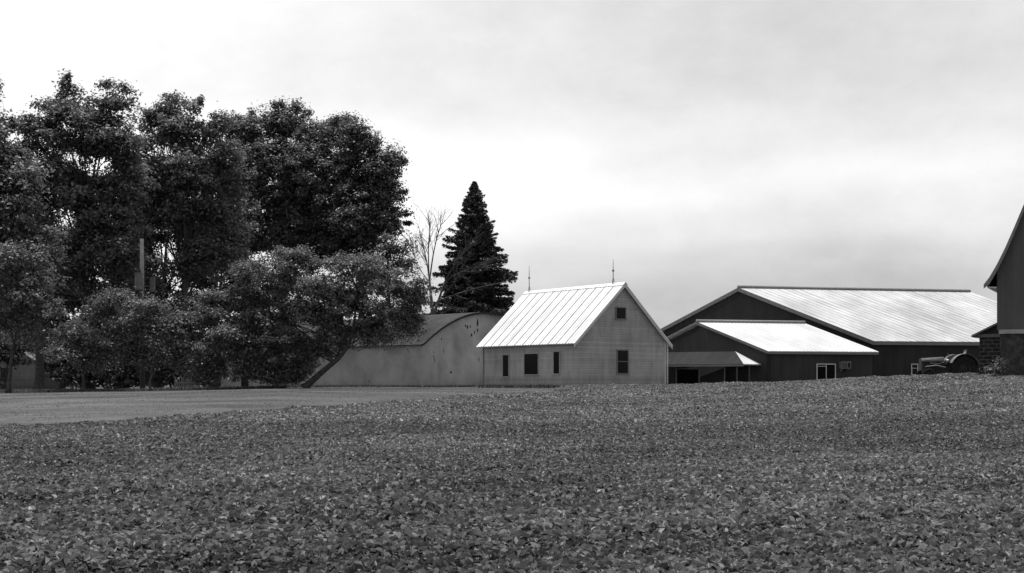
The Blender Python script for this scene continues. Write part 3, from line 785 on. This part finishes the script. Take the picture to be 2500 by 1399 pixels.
def annex():
    Rp = Vector((X(1878, 85), 85.0)); Pp = Vector((X(1712, 88.5), 88.5)); Lp = Vector((X(1572, 90), 90.0))
    zp = Z(790, 88.5); ze = Z(858, 85); ridge = Vector((X(1958, 90.4), 90.4)) - Pp; dm = ridge.normalized()
    rk = (Pp - Rp).normalized(); rm = metal_roof('annex_roof_metal', .60, (-rk.y * 1.4, rk.x * 1.4), .16)
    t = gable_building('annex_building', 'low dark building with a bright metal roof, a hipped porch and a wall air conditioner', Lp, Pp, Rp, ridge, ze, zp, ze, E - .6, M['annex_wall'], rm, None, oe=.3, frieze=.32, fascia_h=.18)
    up = Vector((0, 0, 1))
    A = Vector((Rp.x, Rp.y)); B = A + ridge; C = Vector((Lp.x, Lp.y))
    window(t, A, B, 1995, 2038, 890, 926, fw=.065, mullion=True, rail=.86)
    # corner downspout
    n = out_normal(C, A); c = MB(); o = Vector((Rp.x, Rp.y, E - .7)); c.box(o + Vector((-.16, -.09, 0)), (.24, 0, 0), (0, .085, 0), (0, 0, ze - E + .6)); c.build('corner_board', M['dark_trim'], t)
    # air conditioner: case, grille, brackets
    n2 = out_normal(A, B); p = wallpt(A, B, 2048, 901); q = wallpt(A, B, 2071, 901); u = (q - p); u.z = 0; w = u.length; u.normalize()
    p.z = Z(900, p.y); h = Z(883, p.y) - p.z
    a = MB(); a.box(p + n2 * .003, u * w, up * h, n2 * .38); ac = a.build('air_conditioner', M['steel'], t)
    gr = MB()
    for k in range(7): gr.box(p + n2 * .383 + up * (h * (.1 + .12 * k)) + u * w * .06, u * w * .5, up * h * .05, n2 * .02)
    gr.box(p + n2 * .383 + u * w * .64 + up * h * .12, u * w * .28, up * h * .74, n2 * .012)
    gr.build('grille', M['dark_trim'], ac)
    for s in (.15, .8):
        br = MB(); br.prism([p + u * w * s + n2 * .003 - up * .004, p + u * w * s + n2 * .36 - up * .004, p + u * w * s + n2 * .003 - up * .24], u * .04); br.build('bracket', M['grey_trim'], ac)
    # porch
    Cn = Vector((Lp.x, Lp.y)); wn = out_normal(A, Cn); wd = (A - Cn).normalized(); U = Vector((wd.x, wd.y, 0))
    def wp(px, row, off):                                    # a point in front of the annex wall by `off`
        A2, C2 = A + Vector((wn.x, wn.y)) * off, Cn + Vector((wn.x, wn.y)) * off
        return wallpt(A2, C2, px, row)
    OFF = 2.0
    tr = wp(1795, 858, .03); tl = wp(1600, 858, .03); tl.z = tr.z
    fr_ = wp(1815, 888.5, OFF); fl = wp(1590, 888, OFF); fl.z = fr_.z; he = wp(1858, 884, .03); he.z = fr_.z
    pm = metal_roof('porch_roof_shaded', .045, (wd.x, wd.y), .2, gloss=.95, spec=.08)  # shade of the front slope put into its colour; hip end stays bright
    r = MB(); r.prism([fl, fr_, tr, tl], -up * .07)
    nn = (fr_ - fl).cross(tl - fl).normalized(); nn = nn if nn.z > 0 else -nn; NK = 36
    kx = (tr - fl).dot(U); Lf = (fr_ - fl).length; off0 = (tl - fl) - U * (tl - fl).dot(U)
    for k in range(1, NK):
        dist = Lf * k / NK; f = 1.0 if dist <= kx else (Lf - dist) / (Lf - kx); a = fl + U * dist + nn * .002
        r.prism([a - U * .02, a + U * .02, a + U * .012 + nn * .03, a - U * .012 + nn * .03], off0 * f * .985)
    pr = r.build('porch_roof', pm, t)
    hp = MB(); hp.prism([fr_ + U * .006 + up * .004, he + U * .006 + up * .004, tr + U * .006 + up * .002], -up * .07); hp.build('hip_end', rm, pr)
    fa = MB(); fa.box(fl + wn * .004 - up * .16, U * (Lf + .02), wn * .03, up * .13); fa.build('porch_fascia', M['grey_trim'], pr)
    for px in (1652, 1708, 1770, 1800, 1830):
        q = wp(px, 900, OFF - .25 if px < 1815 else 1.0); z0 = E - .8
        ps = MB(); ps.box((q.x - .04, q.y, z0), U * .075, wn * .075, up * (fr_.z - .02 - z0)); ps.build('porch_post', M['post'], t)
    h0, h1 = wp(1654, 901, OFF - .25), wp(1707, 901, OFF - .25); h1.z = h0.z
    hb = MB(); hb.box(h0 + U * .045 + wn * .01, U * ((h1 - h0).length - .06), wn * .05, up * .05); hb.build('door_header', M['post'], t)
    w1 = window(t, A, C, 1655, 1704, 904, 945, fw=.06, mat='dark_trim', name='door', sill=False)
    w2 = window(t, A, C, 1773, 1797, 900, 938, fw=.06, mat='dark_trim'); w3 = window(t, A, C, 1804, 1826, 900, 938, fw=.06, mat='dark_trim')
annex()

# ------------------------------------------------------------------ bank barn at the right edge
def bank_barn():
    A = Vector((X(2434, 60), 60.0)); g = Vector((.89, -.45)).normalized(); d = Vector((.47, .88)).normalized()
    B = A + g * 12; up = Vector((0, 0, 1)); G = Vector((g.x, g.y, 0)); D = Vector((d.x, d.y, 0)); n = out_normal(A, B)
    zb = E - .9
    t = empty('bank_barn', (A.x, A.y, zb), 'tall dark barn at the right edge, steep flared roof, stone base', 'barn')
    P = lambda px, row: wallpt(A, B, px, row)
    prof = [P(2404, 696), P(2418, 678), P(2436, 647), P(2456, 607), P(2478, 557), P(2500, 505)]
    s0 = lambda p: (Vector((p.x, p.y)) - A).dot(g)
    def at(s, z): return Vector((A.x + g.x * s, A.y + g.y * s, z))
    ps = [(s0(p), p.z) for p in prof]
    # continue the steep lower slope to the gambrel break, then the flatter top
    (sa, za), (sb, zb2) = ps[-2], ps[-1]; k = (zb2 - za) / (sb - sa)
    ps += [(sb + 1.0, zb2 + 1.0 * k), (6.0, zb2 + k + (6.0 - sb - 1.0) * .55)]
    full = ps + [(12 - s, z) for s, z in reversed(ps[:-1])]
    zband = P(2434, 806).z
    wl = MB()
    ins_ = [(s, z - .12) for s, z in full if 0.02 < s < 11.98]
    wl.prism([at(0, zband), at(12, zband)] + [at(12, ps[0][1] + .5)] + [at(s, z) for s, z in reversed(ins_)] + [at(0, ps[0][1] + .5)], D * 16)
    wl.build('wall', boards('bank_barn_boards', .085, .26, .2, .88), t)
    r = MB()
    for i in range(len(full) - 1):
        p0, p1 = at(*full[i]) - D * .35, at(*full[i + 1]) - D * .35; nn = (p1 - p0).cross(D).normalized(); nn = nn if nn.z > 0 else -nn
        if abs(nn.z) < 1e-3: continue
        r.prism([p0, p1, p1 - nn * .10, p0 - nn * .10], D * 16.7)
    ro = r.build('roof', plain('barn_shingle', .09, .8, .2, var=.3), t)
    f = MB()
    for i in range(len(full) - 1):
        p0, p1 = at(*full[i]) - D * .39, at(*full[i + 1]) - D * .39
        f.prism([p0, p1, p1 - up * .34, p0 - up * .20] if i == 0 else [p0, p1, p1 - up * .34, p0 - up * .34], D * .035)
    f.build('fascia', M['grey_trim'], ro)
    so = MB(); e = at(ps[0][0] + .12, ps[0][1] - .14); so.prism([e, at(-.02, ps[0][1] - .18), at(-.02, ps[0][1] - .10), e + up * .06], D * 16 - D * .3); so.build('soffit', M['white_trim'], ro)
    bd = MB(); bd.box(at(.1, zband - .19) + n * .003, G * 11.8, up * .20, n * .22); bd.build('sill_beam', plain('weathered_beam', .30, .8, .2, var=.35, scale=2), t)
    st = MB(); st.box(at(.14, zb - .3) - D * .1, G * 11.7, D * 16, up * (zband - .20 - zb + .3)); st.build('foundation', brickwork('field_stone', .035, .065, .1, g, stone=True), t)
    # brick lean-to behind the corner
    A2 = Vector((X(2391, 63.5), 63.5)); B2 = A2 + g * 4
    zt = wallpt(A2, B2, 2391, 824).z; zk = E - .9
    L = MB(); d2 = Vector((.55, .835, 0)); 
    at2 = lambda s, z: Vector((A2.x + g.x * s, A2.y + g.y * s, z))
    tt = empty('brick_lean_to', (A2.x, A2.y, zk), 'small brick lean-to tucked against the left corner of the tall barn', 'lean-to')
    sB = on_line(A2, B2, 2446)[0]
    L.box(at2(0, zk - .3), G * sB, d2 * 9, up * (zt - zk + .3)); L.build('wall', brickwork('old_brick', .022, .045, .11, g), tt)
    b2 = MB(); b2.box(at2(-.05, zt + .004) + n * .05, G * (sB + .05), up * .17, d2 * 9); b2.build('sill_beam', M['grey_trim'], tt)
    zt2 = zt + .178; z3 = wallpt(A2, B2, 2434, 789).z; s3 = on_line(A2, B2, 2434)[0]
    gb = MB(); gb.prism([at2(0, zt2), at2(sB, zt2), at2(sB, z3 + .1), at2(s3, z3 - .1), at2(.06, zt2 + .03)], d2 * 9); gb.build('gable', M['annex_wall'], tt)
    rf = MB(); p0 = wallpt(A2, B2, 2374, 819) - d2 * .25; p1 = at2(sB, z3 + (sB - s3) * (z3 - p0.z) / (s3 - on_line(A2, B2, 2374)[0])) - d2 * .25
    rf.prism([p0, p1, p1 - up * .10, p0 - up * .10], d2 * 9.5); rf.build('roof', M['grey_trim'], tt)
bank_barn()

# ------------------------------------------------------------------ old tractor
def tractor():
    Y = 79.0; zc = Z(899, Y); xr = X(2343, Y); R = .80
    zg = zc - R; t = empty('old_tractor', (xr, Y, zg), 'old tractor with a long hood and arched rear fenders parked before the dark barn wall', 'tractor')
    paint = plain('faded_paint', .07, .55, .4, var=.45, scale=2.5); dark = plain('greasy_iron', .025, .6, .4, var=.4); pale = plain('worn_fender', .15, .4, .5, .2, var=.35, scale=3); rub = plain('tyre_rubber', .018, .85, .2, var=.3)
    xf = X(2247, Y); xh = X(2302, Y); zt = Z(875.5, Y); zm = Z(884, Y)
    h = MB()
    sec = []
    for x, a in ((xf, .94), (xf + .12, 1.0), (xh, 1.03)):
        w = .30 * a; sec.append([Vector((x, Y + s * w, z)) for s, z in ((-1, zm), (-1, zt - .12), (-.75, zt - .02 + .06 * (x - xf)), (0, zt + .02 + .06 * (x - xf)), (.75, zt - .02 + .06 * (x - xf)), (1, zt - .12), (1, zm))])
    for a, b in zip(sec, sec[1:]):
        for i in range(6): h.poly([a[i], a[i + 1], b[i + 1], b[i]])
    h.poly(sec[0]); h.poly(sec[-1]); h.build('hood', paint, t)
    b = MB(); b.cbox(((xf + xh) / 2 + .1, Y, (zm + zg + .45) / 2), xh - xf - .1, .42, zm - zg - .5); b.cbox((xh + .35, Y, zg + .72), .95, .5, .45)
    b.tube([(xf + .5, Y - .3, zm - .1), (xf + 1.2, Y - .3, zm - .14)], [.06, .06], 8); b.build('engine', dark, t)
    ex = MB(); ex.tube([(xf + .75, Y - .12, zt - .05), (xf + .75, Y - .12, zt + .12)], [.03, .03], 8); ex.tube([(xf + .2, Y - .34, zm - .3), (xf + .9, Y - .38, zm - .22), (xf + 1.5, Y - .36, zm - .35)], [.035, .05, .03], 7); ex.build('exhaust', M['grey_trim'], t)
    gr = MB()
    for k in range(6): gr.cbox((xf - .012, Y - .2 + .08 * k, zm - .25), .024, .03, .55)
    gr.build('grille', M['grey_trim'], t)
    def wheel(x, y, r, w, nm):
        ty = MB(); ty.lathe((x, y, zg + r), (0, 1, 0), [(r * .60, -w / 2), (r * .94, -w / 2), (r, -w * .3), (r, w * .3), (r * .94, w / 2), (r * .60, w / 2), (r * .60, -w / 2)], 32)
        for k in range(22):
            a = 2 * math.pi * k / 22; dv = Vector((math.cos(a), 0, math.sin(a))); tv = Vector((-math.sin(a), 0, math.cos(a)))
            ty.box(Vector((x, y - w * .42, zg + r)) + dv * r * .99, tv * .06, Vector((0, w * .84, 0)) + tv * .1, dv * .045 * (r / .8))
        wh = ty.build(nm, rub, t)
        rm = MB(); rm.lathe((x, y, zg + r), (0, 1, 0), [(.02, -.07), (r * .2, -.08), (r * .26, -.02), (r * .52, .02), (r * .60, -w * .4), (r * .60, w * .4), (.02, w * .3)], 28); rm.build('rim', dark, wh, smooth=True)
    for s in (-1, 1):
        wheel(xr, Y + s * .78, R, .36, 'rear_wheel'); wheel(xf + .35, Y + s * .55, .38, .18, 'front_wheel')
        f = MB(); n = 18; pts = []
        for k in range(n + 1):
            a = math.radians(8 + 150 * k / n); pts.append((math.cos(a), math.sin(a)))
        for (c0, s0), (c1, s1) in zip(pts, pts[1:]):
            q = lambda c, s_, r, dy: Vector((xr + c * r, Y + s * .78 + dy, zc + s_ * r))
            f.prism([q(c0, s0, R + .08, -.26), q(c1, s1, R + .08, -.26), q(c1, s1, R + .115, -.26), q(c0, s0, R + .115, -.26)], (0, .5, 0))
            f.prism([q(c0, s0, R * .84, -s * .24), q(c1, s1, R * .84, -s * .24), q(c1, s1, R + .079, -s * .24), q(c0, s0, R + .079, -s * .24)], (0, .03, 0))
        f.build('fender', pale, t)
    se = MB(); sx_ = xr + .15; zs = zc + R + .02
    n = 10
    for k in range(n):
        a0, a1 = math.radians(-20 + 120 * k / n), math.radians(-20 + 120 * (k + 1) / n)
        pp = lambda a, r: Vector((sx_ + math.sin(a) * r - .1, Y - .24, zs + .3 - math.cos(a) * r))
        se.prism([pp(a0, .30), pp(a1, .30), pp(a1, .34), pp(a0, .34)], (0, .48, 0))
    se.tube([(sx_ - .05, Y, zs - .05), (sx_ + .1, Y, zs - .5)], [.04, .04], 6); se.build('seat', pale, t)
    sw = MB(); c = Vector((xh + .42, Y, zt + .14)); ax = Vector((.75, 0, .66)).normalized(); uu = Vector((0, 1, 0)); vv = ax.cross(uu)
    ring = [c + (uu * math.cos(a) + vv * math.sin(a)) * .21 for a in [2 * math.pi * k / 20 for k in range(21)]]
    sw.tube(ring, [.016] * 21, 6, cap=False)
    for k in range(3):
        a = 2 * math.pi * k / 3; sw.tube([c, c + (uu * math.cos(a) + vv * math.sin(a)) * .21], [.01, .01], 5)
    sw.tube([c, Vector((xh - .1, Y, zt - .05))], [.02, .02], 6); sw.build('steering_wheel', dark, t)
    hl = MB(); hl.lathe((xh + .1, Y - .55, zt - .12), (-1, 0, 0), [(.001, -.1), (.06, -.08), (.09, .02), (.09, .06), (.001, .07)], 14); hl.tube([(xh + .1, Y - .5, zt - .12), (xh + .15, Y - .2, zt - .2)], [.02, .02], 5); hl.build('headlight', M['white_trim'], t, smooth=True)
    hi = MB()
    xb = xr + .95
    hi.tube([(xb - .25, Y - .2, zc + .55), (xb + .18, Y - .2, zc + .25), (xb - .1, Y - .2, zc - .15)], [.045, .05, .045], 6); hi.tube([(xb - .3, Y + .2, zc + .6), (xb + .18, Y + .2, zc + .3), (xb - .1, Y + .2, zc - .15)], [.045, .05, .045], 6)
    hi.tube([(xb + .1, Y - .4, zc + .28), (xb + .1, Y + .4, zc + .28)], [.03, .03], 6); hi.build('hitch', pale, t)
tractor()

# ------------------------------------------------------------------ utility pole
def pole():
    Y = 86.0; x = X(348, Y); zg = gz(x, Y); t = empty('utility_pole', (x, Y, zg), 'grey utility pole with a transformer box, half hidden among the trees', 'utility pole')
    p = MB(); p.tube([(x, Y, zg - .3), (x - .03, Y, zg + 5), (x - .05, Y, Z(583, Y))], [.20, .17, .13], 12); p.build('pole', plain('weathered_pole', .07, .8, .2, var=.25, scale=3), t, smooth=True)
    b = MB(); z0, z1 = Z(709, Y), Z(667, Y); cx_ = X(340, Y - .3)
    b.lathe((cx_, Y - .42, z0), (0, 0, 1), [(.001, 0), (.24, 0), (.26, .06), (.26, z1 - z0 - .1), (.28, z1 - z0 - .08), (.28, z1 - z0 - .02), (.001, z1 - z0)], 20); bo = b.build('transformer', plain('transformer_paint', .11, .5, .4, var=.15), t, smooth=False)
    i = MB()
    for s in (-.1, .1): i.lathe((cx_ + s, Y - .42, z1), (0, 0, 1), [(.03, 0), (.06, .05), (.03, .09), (.06, .14), (.03, .18), (.02, .26), (.001, .27)], 10)
    i.build('insulator', M['dark_trim'], bo)
    for zq in (z0 + .3, z1 - .35):
        a = MB(); a.box((cx_ + .1, Y - .26, zq), (.12, 0, 0), (0, .2, 0), (0, 0, .08)); a.build('bracket', M['steel'], t)
    m = MB(); m.box((x + .55, Y - .1, Z(712, Y)), (.3, 0, 0), (0, .25, 0), (0, 0, 1.0)); m.box((x + .1, Y - .04, Z(700, Y)), (.45, 0, 0), (0, .06, 0), (0, 0, .06)); m.build('meter_box', plain('meter_box_paint', .09, .6, .3, var=.2), t)
pole()

# ------------------------------------------------------------------ picket fence and far outbuilding
def fence():
    Y = 90.0; x0, x1 = X(427, Y), X(486, Y); zg = gz(x0, Y); t = empty('picket_fence', (x0, Y, zg), 'short weathered picket fence under the trees by the lawn', 'fence')
    wood = plain('weathered_picket', .22, .8, .2, var=.4, scale=5); rr = random.Random(4)
    p = MB(); x = x0; k = 0
    while x < x1:
        h = (.95 if x < X(470, Y) else .62) * rr.uniform(.92, 1.06); w = .075
        ln = rr.uniform(-.03, .03)
        p.prism([(x, Y, zg), (x + w, Y, zg), (x + w + ln, Y, zg + h - .08), (x + w / 2 + ln, Y, zg + h), (x + ln, Y, zg + h - .08)], (0, .02, 0)); x += .145; k += 1
    p.build('pickets', wood, t)
    r = MB()
    for z in (.22, .5): r.box((x0 - .03, Y + .023, zg + z), (x1 - x0 + .06, 0, 0), (0, .035, 0), (0, 0, .07))
    r.build('rail', wood, t)
    for px in (427, 458, 485):
        q = MB(); q.box((X(px, Y) - .04, Y + .06, zg - .2), (.09, 0, 0), (0, .09, 0), (0, 0, 1.15)); q.build('post', wood, t)
fence()
def far_shed():
    Y = 112.0; x0, x1 = X(-60, Y), X(88, Y); zg = gz(x0, Y); t = empty('far_outbuilding', (x1, Y, zg), 'plain pale outbuilding far behind the thick trunk at the left edge', 'outbuilding')
    up = Vector((0, 0, 1)); ze = zg + 2.6; zp = zg + 4.2; D = Vector((0, 6, 0)); xm = (x0 + x1) / 2
    b = MB(); b.prism([(x0, Y, zg - .5), (x1, Y, zg - .5), (x1, Y, ze), (xm, Y, zp), (x0, Y, ze)], D); b.build('wall', siding('far_siding', .14, .2), t)
    r = MB()
    for xa in (x0, x1):
        s = 1 if xa == x1 else -1
        roof_slab(r, (xa + s * .3, Y - .3, ze - .06), (xa + s * .3, Y + 6.3, ze - .06), (xm, Y + 6.3, zp + .1), (xm, Y - .3, zp + .1), .06)
    r.build('roof', M['grey_trim'], t)
    d = MB(); d.box((xm - .45, Y - .03, zg), (.9, 0, 0), (0, .027, 0), (0, 0, 2.0)); dd = d.build('door', M['dark_trim'], t)
    k = MB(); k.cbox((xm + .35, Y - .06, zg + 1.0), .05, .06, .05); k.build('handle', M['steel'], dd)
far_shed()

# ------------------------------------------------------------------ grass tufts at the feet of things (uncountable)
def tufts():
    Vs, Ts = [], []
    segs = []
    A = Vector((X(1030, 92), 92.0)); g = Vector((4.8, 5.0)).normalized(); l = Vector((-g.y, g.x))
    segs.append((A + l * 0, A + l * 26, .16, 2200)); segs.append((A, A + g * 10, .16, 900))
    C0 = Vector((4.1, 78.0)); L0 = Vector((X(1180, 86), 86.0)); segs.append((C0, L0, .22, 1400)); 
    segs.append((Vector((X(-30, 80), 80)), Vector((X(700, 82), 82)), .2, 5000))
    pts = []
    for a, b, h, n in segs:
        d = (b - a).normalized(); nn = out_normal(a, b); t = rng.uniform(0, 1, n); off = np.abs(rng.normal(0, .35, n)) + .03
        x = a.x + (b.x - a.x) * t + nn.x * off; y = a.y + (b.y - a.y) * t + nn.y * off; pts.append((x, y, h * rng.uniform(.4, 1.3, n)))
    # ragged grass along the field edge and scattered over the lawn
    n = 45000; y = np.sqrt(rng.uniform(34 ** 2, 88 ** 2, n)); x = rng.uniform(-.46, .06, n) * y
    k = ~inside(x, y) & (smooth_noise(x * .6, y * 1.3, 1.3, 60) + rng.normal(0, .7, n) > .2); pts.append((x[k], y[k], rng.uniform(.012, .04, k.sum())))
    for (a0, b0), (a1, b1) in zip(edge[:-1], edge[1:]):         # taller grass left uncut along the crop
        L = math.hypot(a1 - a0, b1 - b0); n = int(L * 160); t = rng.uniform(0, 1, n); off = np.abs(rng.normal(0, .35, n))
        pts.append((a0 + (a1 - a0) * t - off * .55, b0 + (b1 - b0) * t + off * .83, rng.uniform(.05, .24, n)))
    x = np.concatenate([p[0] for p in pts]); y = np.concatenate([p[1] for p in pts]); h = np.concatenate([p[2] for p in pts])
    z = ground(x, y); a = rng.uniform(0, 6.28, len(x)); w = .02 + .12 * h
    dx, dy = np.cos(a) * w, np.sin(a) * w; lx, ly = rng.normal(0, .35, len(x)) * h, rng.normal(0, .35, len(x)) * h
    V = np.stack([np.stack([x - dx, y - dy, z - .01], -1), np.stack([x + dx, y + dy, z - .01], -1), np.stack([x + lx, y + ly, z + h], -1)], 1)
    o = np_mesh('grass_tufts', V, 3, M['grass_blade'], None, (-10, 70, E), rng.normal(1, .25, len(x)).clip(.4, 1.8)); tag(o, 'short grass growing over the mown strip and along the walls', 'grass', None, 'stuff')
tufts()

# ------------------------------------------------------------------ sky, sun, camera
S = Vector((-0.01, 0.08, 1.0)).normalized()            # towards the sun
elev = math.asin(S.z); az = math.atan2(S.x, S.y)
w = bpy.data.worlds.new('World'); scene.world = w; w.use_nodes = True
nt = w.node_tree; N = nt.nodes; bg = N['Background']; bg.inputs['Strength'].default_value = 0.10
class WT(NT):
    def __init__(s): s.t = nt; s.n = N
    def coord(s):
        if not hasattr(s, '_tc'): s._tc = s.node('ShaderNodeTexCoord')
        return s._tc.outputs['Generated']
k = WT()
sky = k.node('ShaderNodeTexSky'); sky.sky_type = 'NISHITA'; sky.sun_disc = False; sky.sun_elevation = elev; sky.sun_rotation = az
bw = k.node('ShaderNodeRGBToBW'); k.link(sky.outputs[0], bw.inputs[0])
sx = k.node('ShaderNodeSeparateXYZ'); k.link(k.coord(), sx.inputs[0])
ramp = k.node('ShaderNodeValToRGB'); cr = ramp.color_ramp; cr.interpolation = 'EASE'
els = [(0.0, .53), (0.07, .55), (.098, .66), (.128, .82), (.16, .94), (.20, .84), (.25, .70), (.31, .70), (.5, .64), (1, .5)]
cr.elements[0].position, cr.elements[1].position = els[0][0], els[-1][0]
cr.elements[0].color = (els[0][1],) * 3 + (1,); cr.elements[1].color = (els[-1][1],) * 3 + (1,)
for p, c in els[1:-1]:
    e = cr.elements.new(p); e.color = (c, c, c, 1)
# warp the layers a little so the cloud bands are not straight
wz = k.math('ADD', sx.outputs[2], k.math('MULTIPLY', k.math('SUBTRACT', k.noise(1.6, 4, .55, stretch=(1, 1, 2.2)), .5), .12))
wz = k.math('ADD', wz, k.math('MULTIPLY', sx.outputs[0], -0.03))
k.link(wz, ramp.inputs[0])
cl = k.noise(3.6, 7, .6, stretch=(1, 1, 2.0))
soft = k.rng(cl, -.10, .11, .3, .7)
mot = k.rng(k.noise(26, 4, .7, stretch=(1, 1, 1.4)), -.022, .022, .3, .7); soft = k.math('ADD', soft, mot)
left = k.rng(sx.outputs[0], .33, 0, -.36, .2)
v = k.math('ADD', k.math('ADD', ramp.outputs[0], soft), left)
v = k.math('MULTIPLY', v, 10.0)                          # cloud radiance, before the 0.10 strength
front = k.rng(sx.outputs[1], 0.0, 1.0, -.15, .55)         # cloud deck ahead; unseen darker sky behind, raised to light trees and walls
mix = k.node('ShaderNodeMix', data_type='FLOAT'); k.link(front, mix.inputs[0]); k.link(k.math('MULTIPLY_ADD', bw.outputs[0], 1.8, 0.8), mix.inputs[2]); k.link(v, mix.inputs[3])
k.link(mix.outputs[0], bg.inputs['Color'])

sl = bpy.data.lights.new('sun', 'SUN'); sl.energy = 5.0; sl.angle = math.radians(.6); so = bpy.data.objects.new('sun', sl); COL.objects.link(so)
so.rotation_euler = (-S).to_track_quat('-Z', 'Y').to_euler(); so.location = (0, 40, 60)

cam = bpy.data.cameras.new('camera'); co = bpy.data.objects.new('camera', cam); COL.objects.link(co); scene.camera = co
cam.sensor_width = 36; cam.lens = 36 * F / 2500; cam.shift_y = (HR - 699.5) / 2500
co.location = (0, 0, E); co.rotation_euler = (math.radians(90), 0, 0); cam.clip_end = 5000; cam.clip_start = .1
scene.render.engine = 'CYCLES'
scene.view_settings.view_transform = 'Standard'; scene.view_settings.look = 'None'; scene.view_settings.gamma = 1; scene.view_settings.exposure = 0
scene.view_settings.use_curve_mapping = False
